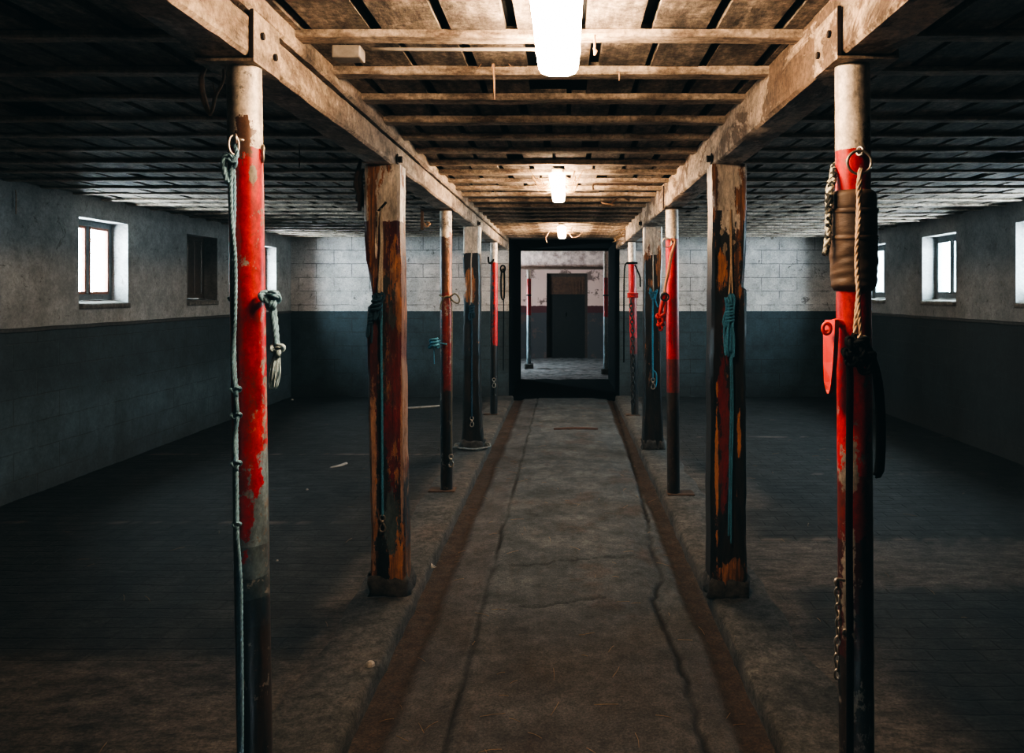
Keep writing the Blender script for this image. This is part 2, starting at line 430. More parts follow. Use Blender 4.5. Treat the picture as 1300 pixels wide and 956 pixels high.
    M['frame_red'] = simple('red_brown_frame', (.26, .10, .06), .6, 0, .5, 30)
    M['sill'] = simple('crumbling_sill', (.13, .115, .10), .9, 0, .6, 25, .8, .01)
    M['dark_board'] = simple('dark_brown_board', (.045, .028, .018), .75, 0, .5, 18, .5)
    M['ledge'] = simple('dark_ledge', (.045, .042, .04), .8, 0, .5, 25, .5)
    M['door_board'] = simple('door_boards', (.10, .045, .022), .75, 0, .5, 18, .5)
    M['brown_door'] = simple('dark_brown_door', (.006, .005, .004), .8, 0, .5, 12, .5)
    M['lintel'] = simple('flaking_lintel', (.62, .52, .47), .85, 0, .7, 7, .6, .01, dark=(.22, .15, .13))
    # lamps
    g = G('lamp_diffuser')
    x, y, z = g.sep(g.obj)
    w = g.math('ADD', 1.0, g.math('MULTIPLY', g.math('SINE', g.math('MULTIPLY', y, 500.0)), .08))
    e = g.n('ShaderNodeEmission', {'Color': (1.0, .70, .45, 1), 'Strength': g.math('MULTIPLY', w, LAMP)}).outputs[0]
    g.t.links.new(e, g.out.inputs[0]); M['diffuser'] = g.m
    M['lamp_body'] = simple('lamp_housing', (.30, .28, .25), .6, 0, .3, 30)
LAMP = 68.0
build_materials()

# ================================================================== SETTING
XL, XR, YB, Y0 = -4.01, 4.03, 11.5, -2.0
CZ = EYE + .818           # underside of the boards
JZ = EYE + .790           # underside of the joists
BZ = EYE + .636           # underside of the two long beams
OXL, OXR = -.815, .777    # opening in the end wall
WT = .30
# aisle floor: a worn concrete strip between the kerbs
def jr(y):    # the wandering right-hand joint
    t = [(2.4, .47), (3.3, .485), (4.0, .44), (4.35, .535), (4.7, .515), (5.4, .56), (7.8, .635), (9.5, .67), (11.6, .70)]
    for (a, b), (c, d) in zip(t, t[1:]):
        if y <= c: return b + (d - b) * max(0, (y - a)) / (c - a)
    return t[-1][1]
def grid(name, xs, ys, fn, mat, label=None):
    bm = BM(); vs = []; att = []
    for y in ys:
        row = []
        for x in xs:
            z, a = fn(x, y); row.append(bm.verts.new((x, y, z))); att.append(a)
        vs.append(row)
    for r, s in zip(vs, vs[1:]):
        for i in range(len(xs) - 1): bm.faces.new((r[i], r[i + 1], s[i + 1], s[i]))
    o = struct(name, bm, mat, None, True, label=label)
    at = o.data.attributes.new('ground', 'FLOAT_VECTOR', 'POINT')
    at.data.foreach_set('vector', [c for a in att for c in a])
    return o
def lin(a, b, s):
    n = int(round((b - a) / s)); return [a + (b - a) * i / n for i in range(n + 1)]
def sm(x, a, b):
    t = max(0, min(1, (x - a) / (b - a))); return t * t * (3 - 2 * t)
def aisle(x, y):
    n = nz(x, y, 0, 3); n2 = nz(x, y, 4, 14); n3 = nz(x, y, 9, 40)
    z = n * .006 + n2 * .003
    wob = nz(x, y, 2, 1.6) * .05 + n2 * .02
    gl = 1 - sm(abs(x + .70 + wob * .6), .05, .115); gr = 1 - sm(abs(x - .675 + wob * .6), .035, .10)
    near = sm(y, 2.4, 7)
    dirt = max(gl * (.75 + .25 * n2), gr * (.8 + .2 * n2))
    tone = (1 - sm(abs(x + .57 + wob), .1, .22)) * .5 * (1 - near * .5)
    tone = max(tone, .75 * sm(n + n2 * .4, .25, .6) * .7)
    tone = max(tone, (1 - sm(y, 3.0, 4.4)) * .45)
    dj = abs(x - jr(y) - nz(0, y, 7, 9) * .016 - nz(0, y, 3, 30) * .006)
    cr = 1 - sm(dj, .006, .020)
    cr *= .55 + .45 * sm(nz(x, y, 1, 2.3), -.3, .1)
    dl = abs(x + .41 - nz(0, y, 5, 3) * .02 - nz(0, y, 8, 25) * .006)
    crl = (1 - sm(dl, .004, .016)) * (.5 + .5 * sm(nz(0, y, 12, 1.5), -.1, .3))
    d2 = abs(y - 4.55 - .08 * math.sin(x * 4) - n2 * .03) if abs(x) < .4 else 1
    d3 = abs(y - 3.95 - .05 * math.sin(x * 9) - n2 * .03) if -.25 < x < .2 else 1
    crl = max(crl, (1 - sm(d2, .004, .014)) * .6, (1 - sm(d3, .004, .016)) * .7)
    c = max(cr, crl)
    z -= c * .014 + dirt * .030
    z += .012 * (1 - sm(abs(x), .40, .5))
    return z, (max(0, min(1, dirt)), max(0, min(1, c)), max(0, min(1, tone)))
grid('floor', lin(-.84, .80, .0125), lin(1.0, 6.0, .02) + lin(6.05, YB + .1, .05), aisle, M['aisle'])
grid('floor', lin(-.84, .80, .2), lin(Y0, 1.0, .2), lambda x, y: (0, (0, 0, .4)), M['aisle'])
# stall floors of dark brick with concrete cross strips
def stall(side):
    def f(x, y):
        n = nz(x, y, 1, 2); n2 = nz(x, y, 6, 11)
        z = .044 + n * .006 + n2 * .003
        slab = 0.0
        yy = y + n2 * .1
        if side < 0: slab = 1 - sm(yy, 3.15, 3.4)
        else:
            slab = max(sm(yy, 4.0, 4.1) * (1 - sm(yy, 4.75, 4.85)), sm(yy, 5.5, 5.6) * (1 - sm(yy, 6.3, 6.6)) * (1 - sm(abs(x), 1.3, 1.6)), (1 - sm(yy, 3.3, 3.6)) * (1 - sm(abs(x), 1.2, 1.5)))
        slab = max(slab, (1 - sm(abs(x) + n * .15, 1.05, 1.2)) * .8)
        ln = 0.0
        for Yl in (4.86, 6.62, 8.3) if side > 0 else (5.2, 7.4):
            ln = max(ln, (1 - sm(abs(y - Yl - n * .04), .004, .03)) * sm(n2, -.1, .4) * .7)
        return z, (slab, ln, 0)
    return f
grid('stall_floor', lin(XL, -.98, .045), lin(Y0, YB, .05), stall(-1), M['stall'])
grid('stall_floor', lin(.96, XR, .045), lin(Y0, YB, .05), stall(1), M['stall'])
# kerbs
def kerb(side, xin, xout):
    bm = BM(); ys = lin(Y0, YB, .05); rings = []
    for y in ys:
        def e(k, s): return nz(k, y, s, 5) * .010 + nz(k, y, s + 3, 18) * .005
        i = xin - (-side) * 0 ; 
        xi = i + e(1, side) ; xo = xout + nz(5, y, side, 2.2) * .05 + e(2, side)
        zt = KT + nz(3, y, side, 4) * .003
        s = side
        rings.append([(xi - s * .002, y, -.03), (xi, y, zt - .016 + e(4, 2) * .5), (xi + s * .016, y, zt), ((xi * .6 + xo * .4), y, zt + .001), (xo - s * .02, y, zt - .002), (xo + s * .02, y, .02)])
    loft(bm, rings, cap=False, closed=False)
    struct('kerb', bm, M['kerb'], None, True, label='worn concrete kerb along the %s row of posts' % ('left' if side < 0 else 'right'))
kerb(-1, -.755, -1.06); kerb(1, .722, 1.03)

# walls with real window openings
def wall_y(name, x_in, x_out, holes, mat, y0=Y0, y1=YB, z1=None):
    z1 = z1 or CZ + .12
    ys = sorted({y0, y1, *[h[0] for h in holes], *[h[1] for h in holes]}); zs = sorted({-.05, z1, *[h[2] for h in holes], *[h[3] for h in holes]})
    bm = BM(); cache = {}
    def V(x, y, z):
        k = (round(x, 4), round(y, 4), round(z, 4))
        if k not in cache: cache[k] = bm.verts.new((x, y, z))
        return cache[k]
    def hole(a, b, c, d): return any(h[0] <= a and b <= h[1] and h[2] <= c and d <= h[3] for h in holes)
    for a, b in zip(ys, ys[1:]):
        for c, d in zip(zs, zs[1:]):
            if hole(a, b, c, d): continue
            for x in (x_in, x_out): bm.faces.new((V(x, a, c), V(x, b, c), V(x, b, d), V(x, a, d)))
    for (a, b, c, d) in holes:
        for p, q in (((a, c), (b, c)), ((b, c), (b, d)), ((b, d), (a, d)), ((a, d), (a, c))):
            bm.faces.new((V(x_in, *p), V(x_in, *q), V(x_out, *q), V(x_out, *p)))
    return struct(name, bm, mat)
WZ0, WZ1 = EYE - .105, EYE + .63
LW = [(6.49, 7.22), (8.34, 9.07), (10.19, 10.92)]
RW = [(6.28, 7.05), (8.13, 8.90), (9.92, 10.68)]
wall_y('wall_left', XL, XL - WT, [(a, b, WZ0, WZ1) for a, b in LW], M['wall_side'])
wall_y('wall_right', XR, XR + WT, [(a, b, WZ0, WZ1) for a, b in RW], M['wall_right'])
for nm, xi, s in (('trim_1', XL, 1), ('trim_2', XR, -1)):
    bm = BM(); rings = []
    for y in lin(Y0, YB, .12):
        d = .018 + nz(1, y, s, 4) * .005; zc = KT + 1.235 + nz(2, y, s, 3) * .004
        rings.append([(xi, y, zc - .028), (xi + s * d, y, zc - .02), (xi + s * d, y, zc), (xi, y, zc + .008)])
    loft(bm, rings); struct(nm, bm, M['ledge'])
# end wall with its opening, wall behind the camera
bm = BM(); OZ = EYE + .80
for (x0, x1, z0, z1) in ((XL - WT, OXL, -.05, CZ + .12), (OXR, XR + WT, -.05, CZ + .12), (OXL, OXR, OZ, CZ + .12)):
    box(bm, x0, x1, YB, YB + WT, z0, z1)
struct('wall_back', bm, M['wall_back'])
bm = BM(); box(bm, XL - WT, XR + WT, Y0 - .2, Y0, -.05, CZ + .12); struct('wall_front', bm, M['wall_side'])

# windows
def window(i, side, y0, y1, boarded=False, colour='frame_grey'):
    s = -1 if side < 0 else 1
    xw = XL if side < 0 else XR
    xf = xw + s * .15                     # face of the frame, set back into the wall
    e = bpy.data.objects.new('window_%d' % i, None); C.objects.link(e); e.location = (xf, (y0 + y1) / 2, WZ0); e['kind'] = 'structure'
    fw, ft = .05, .05
    X0, X1 = sorted((xf, xf + s * ft))
    bm = BM(); zb = WZ0 + .045
    box(bm, X0, X1, y0, y0 + fw, zb, WZ1, .004); box(bm, X0, X1, y1 - fw, y1, zb, WZ1, .004)
    box(bm, X0, X1, y0 + fw, y1 - fw, zb, zb + fw, .004); box(bm, X0, X1, y0 + fw, y1 - fw, WZ1 - fw, WZ1, .004)
    if not boarded:
        ym = (y0 + y1) / 2; box(bm, X0, X1, ym - .022, ym + .022, zb + fw, WZ1 - fw, .004)
    struct('window_frame', bm, M[colour], e)
    xp = xf + s * .025
    if boarded:
        bm = BM(); n = 4; w = (y1 - y0 - 2 * fw) / n
        for k in range(n): box(bm, *sorted((xp - .008, xp + .012)), y0 + fw + k * w + .003, y0 + fw + (k + 1) * w - .003, zb + fw, WZ1 - fw, .003)
        struct('window_board', bm, M['dark_board'], e)
    else:
        for a, b in ((y0 + fw, ym - .022), (ym + .022, y1 - fw)):
            bm = BM(); box(bm, xp - .002, xp + .002, a, b, zb + fw, WZ1 - fw); struct('window_pane', bm, M['glass'], e)
            bm = BM()
            for (p, q, z0, z1) in ((a, a + .022, zb + fw, WZ1 - fw), (b - .022, b, zb + fw, WZ1 - fw), (a, b, zb + fw, zb + fw + .022), (a, b, WZ1 - fw - .022, WZ1 - fw)):
                box(bm, *sorted((xp - s * .004, xp - s * .028)), p, q, z0, z1, .003)
            struct('window_sash', bm, M['frame_red' if colour == 'frame_grey' and side < 0 else colour], e)
    bm = BM(); rings = []                  # sloping crumbled sill
    for y in lin(y0 + .002, y1 - .002, .04):
        q = nz(y, side, 3, 9) * .012
        a, b = xw - s * .025 + nz(y, 2, i, 7) * .012, xf + s * .06
        rings.append([(a, y, WZ0 - .03), (a, y, WZ0 + .012 + q), ((a + b) / 2, y, WZ0 + .03 + q * .6), (b, y, WZ0 + .046), (b, y, WZ0 - .0)])
    loft(bm, rings); struct('window_sill', bm, M['sill'], e, True)
window(1, -1, *LW[0]); window(2, -1, *LW[1], boarded=True, colour='dark_board'); window(3, -1, *LW[2], colour='frame_red')
window(4, 1, *RW[0]); window(5, 1, *RW[1]); window(6, 1, *RW[2])
# ceiling: dark void, rows of short boards, joists
bm = BM(); box(bm, XL - WT, XR + WT, Y0 - .2, YB + WT, CZ + .045, CZ + .12)
struct('ceiling', bm, M['void'])
LBX0, LBX1, RBX0, RBX1 = -.985, -.85, .735, .875
PITCH, JW = .396, .085
jy = [2.48 + PITCH * k for k in range(-10, 23)]
bm = BM(); rnd = random.Random(3)
edges = [Y0] + [j + JW / 2 for j in jy] + [YB]
for a, b in zip(edges, edges[1:]):
    for (x0, x1) in ((XL, LBX1 - .06), (LBX1, RBX0), (RBX0 + .06, XR)):
        x = x0 + rnd.uniform(-.16, 0)
        while x < x1:
            w = rnd.uniform(.165, .182); p, q = max(x, x0), min(x + w, x1)
            gap = rnd.choice((.020, .028, .032, .034, .038, .040)) + (.06 if rnd.random() < .03 else 0)
            if q - p > .02 and rnd.random() > .02:
                dz = rnd.uniform(-.004, .006); box(bm, p, q, a - .03, b - JW + .03 if False else b, CZ + dz, CZ + .03 + dz)
            x += w + gap
struct('ceiling', bm, M['boards'])
def joist(x0, x1, y, w, h):
    if x0 < -2 or x1 > 2: h *= .62; w *= .8
    bm = BM(); rings = []
    for x in lin(x0, x1, .12):
        q = nz(x, y, 1, 2.5) * .004; r = nz(x, y, 5, 7) * .004; z0 = CZ - h + q + nz(x, y, 8, 9) * .003; c = .006
        a, b = y - w / 2 + r, y + w / 2 + r
        rings.append([(x, a, CZ), (x, a, z0 + c), (x, a + c, z0), (x, b - c, z0), (x, b, z0 + c), (x, b, CZ)])
    loft(bm, rings)
    return struct('ceiling_joist', bm, M['joist'], None, 'auto', loc=((x0 + x1) / 2, y, CZ - h))
for k, y in enumerate(jy):
    for (x0, x1) in ((XL, LBX0), (LBX1, RBX0), (RBX1, XR)):
        o = joist(x0, x1, y, JW + rnd.uniform(-.012, .010), .028 + rnd.uniform(-.005, .005))
        o['group'] = 'limewashed ceiling joists'
# long beams
def long_beam(x0, x1, z0, z1, mat, nm, label, sd, notch=0):
    bm = BM(); rings = []
    for y in lin(Y0, YB, .06):
        e = lambda k: nz(k, y, sd, 2) * .006 + nz(k, y, sd + 5, 12) * .003
        c = .010
        rings.append([(x0 + e(1), y, z1), (x0 + e(1), y, z0 + c + e(2)), (x0 + c + e(3), y, z0 + e(3)), (x1 - c + e(4), y, z0 + e(4)), (x1 + e(5), y, z0 + c + e(5)), (x1 + e(5), y, z1)])
    loft(bm, rings)
    return struct(nm, bm, mat, None, 'auto', label=label)
long_beam(LBX0, LBX1, BZ, BZ + .105, M['beam_left'], 'ceiling_beam', 'long lower timber beam over the left row of posts', 1)
long_beam(LBX0 + .01, LBX1 - .022, BZ + .105, BZ + .121, M['ledge'], 'ceiling_beam', 'dark strip standing in for the shadow gap between the two left timbers', 9)  # dark filler, the shadow of the gap put into its colour
long_beam(LBX0, LBX1 + .012, BZ + .121, CZ, M['beam_left'], 'ceiling_beam', 'upper timber lying on the left beam', 2)
long_beam(RBX0, RBX1, BZ, CZ, M['beam_right'], 'ceiling_beam', 'long whitewashed beam with flaking patches over the right row of posts', 3)

# dark passage and the room beyond it
YP, YF = 14.35, 18.8
bm = BM()
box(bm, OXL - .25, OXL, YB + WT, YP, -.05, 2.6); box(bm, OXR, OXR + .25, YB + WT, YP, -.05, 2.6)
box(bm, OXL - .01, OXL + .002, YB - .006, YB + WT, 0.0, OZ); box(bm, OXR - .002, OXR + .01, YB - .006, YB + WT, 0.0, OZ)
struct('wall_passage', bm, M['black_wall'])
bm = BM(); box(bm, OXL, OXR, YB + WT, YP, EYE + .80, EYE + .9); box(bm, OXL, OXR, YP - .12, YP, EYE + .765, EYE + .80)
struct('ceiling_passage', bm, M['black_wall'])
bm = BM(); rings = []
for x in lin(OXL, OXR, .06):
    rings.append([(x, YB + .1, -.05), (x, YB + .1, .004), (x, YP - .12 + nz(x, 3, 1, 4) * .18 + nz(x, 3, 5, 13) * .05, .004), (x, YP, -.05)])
loft(bm, rings); struct('floor_passage', bm, M['unlit_floor'])
def far_floor(x, y):
    n = nz(x, y, 3, 5); return n * .02 + nz(x, y, 1, 17) * .012 - .004, (max(0, n) * .5, 0, 0)
M['far_floor'] = simple('rubble_floor', (.17, .17, .17), .85, 0, .6, 6, .8, .02, dark=(.012, .012, .012))
grid('floor_far', lin(-2.4, 2.4, .06), lin(YP - .15, YF + .3, .06), far_floor, M['far_floor'])
bm = BM()
DX0, DX1, DZ = -.45, .527, EYE + .47
box(bm, -2.4, DX0, YF, YF + .25, -.05, 2.7); box(bm, DX1, 2.4, YF, YF + .25, -.05, 2.7); box(bm, DX0, DX1, YF, YF + .25, DZ, 2.7)
box(bm, 2.4, 2.6, YP, YF + .25, -.05, 2.7)
box(bm, -2.6, -2.4, YP, YF + .25, -.05, .9); box(bm, -2.6, -2.4, YP, 16.2, .9, 2.7); box(bm, -2.6, -2.4, 16.85, YF + .25, .9, 2.7); box(bm, -2.6, -2.4, 16.2, 16.85, 1.85, 2.7)  # side wall with an unseen opening added to light the far room
box(bm, -2.6, OXL - .25, YP - .2, YP, -.05, 2.7); box(bm, OXR + .25, 2.6, YP - .2, YP, -.05, 2.7); box(bm, OXL - .25, OXR + .25, YP - .2, YP, EYE + .9, 2.7)
struct('wall_far', bm, M['far_wall'])
bm = BM(); box(bm, -2.6, 2.6, YP - .2, YF + .25, 2.7, 2.8); struct('ceiling_far', bm, M['lintel'])
bm = BM(); box(bm, -2.4, 2.4, 17.4, 17.6, EYE + .525, 2.7, .02); struct('ceiling_beam', bm, M['lintel'], label='flaking pale lintel across the far room')
bm = BM(); tube(bm, smooth_path([(-2.38, 17.36, EYE + .555), (0, 17.36, EYE + .55), (2.38, 17.36, EYE + .545)], .2), .03, 10); 
tag(finish('pipe', bm, M['rust'], None), 'rusty horizontal pipe under the pale lintel of the far room', 'pipe')
e = bpy.data.objects.new('door_1', None); C.objects.link(e); e.location = (0, YF + .1, 0); e['kind'] = 'structure'
bm = BM()
box(bm, DX0 + .06, DX1 - .06, YF + .14, YF + .18, -.1, EYE - .03); box(bm, DX0 - .1, DX1 + .1, YF + .26, YF + .3, -.1, 2.7)  # second box: unseen board added behind the door to stop light leaking in
struct('door_panel', bm, M['brown_door'], e)
bm = BM()
for k in range(11):
    x = DX0 + .12 + k * (DX1 - DX0 - .24) / 10; box(bm, x - .028, x + .028, YF + .13, YF + .17, EYE - .03, EYE + .30)
box(bm, DX0 + .06, DX1 - .06, YF + .145, YF + .185, EYE - .03, EYE + .40)
struct('door_slats', bm, M['door_board'], e)
bm = BM()
box(bm, DX0, DX0 + .06, YF + .1, YF + .2, 0, DZ); box(bm, DX1 - .06, DX1, YF + .1, YF + .2, 0, DZ); box(bm, DX0 + .06, DX1 - .06, YF + .1, YF + .2, DZ - .08, DZ)
struct('door_frame', bm, M['dark_board'], e)
bm = BM(); box(bm, -.02, .0, YF + .1, YF + .13, 1.0, 1.1, .004); struct('door_handle', bm, M['dark_steel'], e)

# ================================================================== POLES AND POSTS
def saddle(t, x0, x1, y, cx, side):
    """plate under the beam with a flange up each face"""
    z = BZ - .004
    bm = BM(); box(bm, x0 - .012, x1 + .012, y - .075, y + .12, z - .008, z)
    for a, b in ((x0 - .012, x0 - .005), (x1 + .005, x1 + .012)): box(bm, a, b, y - .075, y + .12, z, z + .13, .001)
    br = finish('bracket', bm, M['saddle_l' if side < 0 else 'saddle_r'], t, False)
    bm = BM(); xe = x1 + .003 if side < 0 else x0 - .013; box(bm, xe, xe + .010, y - .081, y - .0755, z, z + .13); finish('flange', bm, M['bolt'], br, False)  # dark strip: shade of the flange's front edge put into its colour
    xf = x1 + .012 if side < 0 else x0 - .012
    s = 1 if side < 0 else -1
    for dy, dz in ((-.02, .075), (.075, .045)):
        bm = BM(); tube(bm, [Vector((xf, y + dy, z + dz)), Vector((xf + s * .008, y + dy, z + dz))], .010, 6)
        finish('bolt', bm, M['bolt'], br, False)
def pole(name, label, top, basepx, Y, r, mat, plate=None, ring=None, cat='pole', bx=None):
    """a round steel tube from kerb to beam; top is its head in the photo"""
    a = P(top, 372 - 636 / Y, Y); xb = (basepx - 718) * Y / FP
    t = thing(name, (xb, Y, KT), label, cat)
    bm = BM(); n = 40; rings = []
    for i in range(n + 1):
        k = i / n; c = Vector((xb, Y, KT + .006)).lerp(Vector((a.x, Y, BZ - .012)), k)
        rings.append([c + Vector((math.cos(q) * r, math.sin(q) * r, 0)) * (1 + .012 * nz(math.cos(q) * 2, math.sin(q) * 2, k * 30 + Y)) for q in [2 * math.pi * j / 28 for j in range(28)]])
    loft(bm, rings); tb = finish('tube', bm, mat, t, 'auto')
    bm = BM(); w = plate or (-.07, .07)
    box(bm, xb + w[0], xb + w[1], Y - .07, Y + .07, KT - .002, KT + .008, .002); finish('base_plate', bm, M['rust'], t, False)
    return t, xb, a.x
g = M
M['saddle_l'] = M['beam_left']; M['saddle_r'] = M['beam_right']
def zof(py, Y): return 1.5 + (372 - py) * Y / FP    # height above the kerb

YA = 2.19
M['p1'] = paint_mat('left_near_pole_paint', [(0, BLK), (.58, DBLUE), (.66, (.04, .06, .07)), (.72, (.10, .14, .16)), (.80, STEEL), (1.02, RED), (zof(193, YA), WHITE)], (.555, .57), GREY, seed=1,  # lowest zones fade to black: shadow near the foot painted into the colour
    patches=[(.046, 1.18, .020, .42, GREY), (.03, 1.0, .018, .06, STEEL), (-.012, .92, .02, .14, RED), (.012, .99, .014, .05, RED), (.004, 1.83, .007, .03, (.2, .17, .13)), (-.02, 1.92, .022, .06, (.10, .05, .03))], edge=.015)
M['p3'] = paint_mat('left_middle_pole_paint', [(0, BLK), (.75, DRED), (1.5, BROWN), (zof(302, 6.0), WHITE)], (.56, .56), GREY, seed=2, patches=[(.03, 1.72, .012, .25, ORANGE), (-.035, .9, .015, .5, DBLUE)])
M['p5'] = paint_mat('left_far_pole_paint', [(0, BLK), (.85, RED), (zof(333, 9.7), WHITE)], (.68, .58), GREY, seed=3, patches=[(-.05, 1.3, .05, .55, BLK)])  # black left patch holds both black paint and the shading of that side
M['q1'] = paint_mat('right_near_pole_paint', [(0, BLK), (.50, (.05, .006, .006)), (.82, DRED), (1.0, RED), (zof(193, 2.17), WHITE)], (.585, .56), GREY, seed=4,
    patches=[(-.03, 1.03, .02, .085, GREY), (-.035, .72, .015, .14, GREY), (.015, 1.93, .018, .05, (.12, .06, .035)), (.03, 1.0, .03, .12, BLK), (.02, .6, .03, .25, BLK)], edge=.008)
M['q3'] = paint_mat('right_middle_pole_paint', [(0, BLK), (.75, DRED), (1.0, RED), (zof(304, 5.9), WHITE)], (.64, .58), GREY, seed=5, edge=.02)
M['q5'] = paint_mat('right_far_pole_paint', [(0, BLK), (.75, DRED), (.95, RED), (zof(335, 9.8), WHITE)], (.75, .62), GREY, seed=6)
M['fp'] = paint_mat('far_room_pole_paint', [(0, STEEL), (1.1, RED), (1.85, WHITE)], (.7, .55), GREY, seed=7)

p1, p1b, p1t = pole('steel_pole', 'near left round steel pole, red below a white head, steel showing through lower down', 310, 325, YA, .0465, M['p1'])
saddle(p1, LBX0, LBX1, YA, p1t, -1)
p3, p3b, p3t = pole('steel_pole', 'slim dark red and black pole of the left row, cord bow on it', 566, 567, 6.0, .046, M['p3'], (-.13, .07))
p5, p5b, p5t = pole('steel_pole', 'farthest round pole of the left row, white head over red paint, near the end wall', 627, 627, 9.75, .046, M['p5'], (-.12, .05))
q1, q1b, q1t = pole('steel_pole', 'near right round red pole with a white head and a brown leather sleeve on it', 1082, 1088, 2.17, .0465, M['q1'])
saddle(q1, RBX0, RBX1, 2.17, q1t, 1)
q3, q3b, q3t = pole('steel_pole', 'bright red round pole with a cream head, second round pole of the right row', 853, 855, 5.9, .048, M['q3'], (-.05, .15))
q5, q5b, q5t = pole('steel_pole', 'farthest round pole of the right row, red with a black collar and hanging chain', 802, 806, 9.7, .046, M['q5'], (-.11, .06))
for Y, t, xb, lx in ((6.0, p3, p3b, -1), (9.75, p5, p5b, -1), (5.9, q3, q3b, 1), (9.7, q5, q5b, 1)):
    bm = BM(); x0, x1 = (LBX0 - .11, LBX1) if lx < 0 else (RBX0, RBX1 + .10)
    box(bm, x0, x1, Y - .06, Y + .06, BZ - .012, BZ - .004); cp = finish('cap_plate', bm, M['rust'], t, False)
    if lx < 0:
        bm = BM(); box(bm, x0, x0 + .02, Y - .05, Y - .03, BZ - .16, BZ - .012); finish('bracket', bm, M['rust'], t, False)
    else:
        bm = BM(); box(bm, RBX0 - .012, RBX0 - .004, Y - .06, Y - .04, BZ - .01, BZ + .16); finish('flange', bm, M['rust'], t, False)
for nm, px, Y, top, lb in (('steel_pole', 671.5, 16.3, 2.04, 'white headed pole on the left in the far room through the passage'), ('steel_pole', 769, 15.2, 2.3, 'red pole on the right in the far room through the passage')):
    x = (px - 718) * Y / FP
    t = thing(nm, (x, Y, 0), lb, 'pole')
    bm = BM(); tube(bm, smooth_path([(x, Y, -.02), (x, Y, top if Y > 16 else 2.7)], .3), .045, 16); finish('tube', bm, M['fp'], t)
    bm = BM(); box(bm, x - .09, x + .09, Y - .09, Y + .09, -.02, .10, .02); finish('footing', bm, M['kerb'], t)
    bm = BM(); box(bm, x - .05, x + .05, Y - .056, Y + .05, 1.50, 1.53, .004); finish('collar', bm, M['dark_steel'], t)

def post(name, label, Y, prof, mat, depth=.16, sd=0, foot=None, bolt=None):
    """squared timber, worn out of true; prof = [(pixel row, left, right)] on its front face"""
    Yf = Y - depth / 2
    rows = [(EYE + (372 - py) * Yf / FP, (l - 718) * Yf / FP, (r - 718) * Yf / FP) for py, l, r in prof]
    rows.sort(); rows[0] = (KT - .005, *rows[0][1:]); rows[-1] = (BZ + .002, *rows[-1][1:])
    xc = (rows[0][1] + rows[0][2]) / 2
    t = thing(name, (xc, Y, KT), label, 'post')
    bm = BM(); rings = []; z = rows[0][0]
    zs = []
    for (a, _, _), (b, _, _) in zip(rows, rows[1:]):
        zs += lin(a, b, .03)[:-1] if b - a > .035 else [a]
    zs.append(rows[-1][0])
    for z in zs:
        for (a, l0, r0), (b, l1, r1) in zip(rows, rows[1:]):
            if a <= z <= b:
                k = (z - a) / (b - a) if b > a else 0; l, r = l0 + (l1 - l0) * k, r0 + (r1 - r0) * k; break
        ring = []
        y0, y1 = Yf, Y + depth / 2; c = .014
        pts = [(l + c, y0), (l + (r - l) * .3, y0), (l + (r - l) * .5, y0), (l + (r - l) * .7, y0), (r - c, y0), (r, y0 + c), (r, (y0 + y1) / 2), (r, y1 - c), (r - c, y1), (l + c, y1), (l, y1 - c), (l, (y0 + y1) / 2), (l, y0 + c)]
        for x, y in pts:
            ring.append((x + nz(x * 8, z * 1.5, sd, 2) * .007 + nz(x * 9, z * 5, sd + 3, 3) * .003, y + nz(y * 9, z * 2, sd + 7 + x * 6, 2) * .006 + nz(x * 25, z * 2, sd, 2) * .004, z))
        rings.append(ring)
    loft(bm, rings); finish('timber', bm, mat, t, 'auto')
    if foot:
        bm = BM(); l, r = rows[0][1] - foot, rows[0][2] + foot * 1.1; rings = []
        for k, (z, s) in enumerate(((KT - .004, 1.0), (KT + .02, .98), (KT + .06, .82), (KT + .085, .55))):
            ring = []
            for j in range(32):
                a = 2 * math.pi * j / 32; cx, sx = math.cos(a), math.sin(a)
                q = 1 / max(abs(cx), abs(sx)) * .92
                w = (rows[0][2] - rows[0][1]) / 2 + foot * s; d = depth / 2 + foot * s
                ring.append((xc + cx * w * min(q, 1.25) + nz(cx * 3, sx * 3, z * 18 + sd) * .03 , Y + sx * d * min(q, 1.25) + nz(cx * 3, sx * 3, sd + 5) * .015, z + (nz(cx * 4, sx * 4, sd + 9) * .05 if k else 0)))
            rings.append(ring)
        loft(bm, rings); finish('footing', bm, M['foot'], t)
    return t
Y2, Y4 = 3.98, 7.62
M['w2'] = paint_mat('left_near_post_paint', [(0, 'x'), (0, BROWN)] and [(0, BROWN), (.22, DBLUE), (.60, MAROON), (1.62, MAROON), (zof(281, 3.9), WHITE)], (.545, .52), BEIGE, seed=8, wood=True, edge=.02,
    patches=[(-.075, 1.95, .022, .40, 'wood'), (-.075, .62, .022, .42, (.34, .19, .12)), (.0, 1.52, .05, .10, (.022, .03, .032)), (-.03, 1.42, .03, .12, (.02, .028, .03)), (.055, 1.42, .022, .24, 'wood'), (.02, .12, .06, .12, 'wood'), (-.02, .55, .03, .9, BLK), (.03, .95, .045, .45, DRED), (.02, .36, .045, .14, (.06, .085, .09)), (-.035, 1.60, .03, .035, (.42, .24, .12)), (.03, 1.61, .025, .03, (.42, .24, .12)), (.055, 1.42, .012, .10, (.45, .17, .06)), (-.055, 1.75, .006, .09, WHITE), (.07, .75, .006, .5, (.34, .19, .12)), (.02, 1.38, .02, .05, (.07, .09, .09))])
M['w4'] = paint_mat('left_far_post_paint', [(0, BLK), (.9, DBLUE), (zof(322, 7.54), WHITE)], (.555, .62), BEIGE, seed=9, wood=True, edge=.03, patches=[(-.03, 1.56, .06, .14, 'wood')])
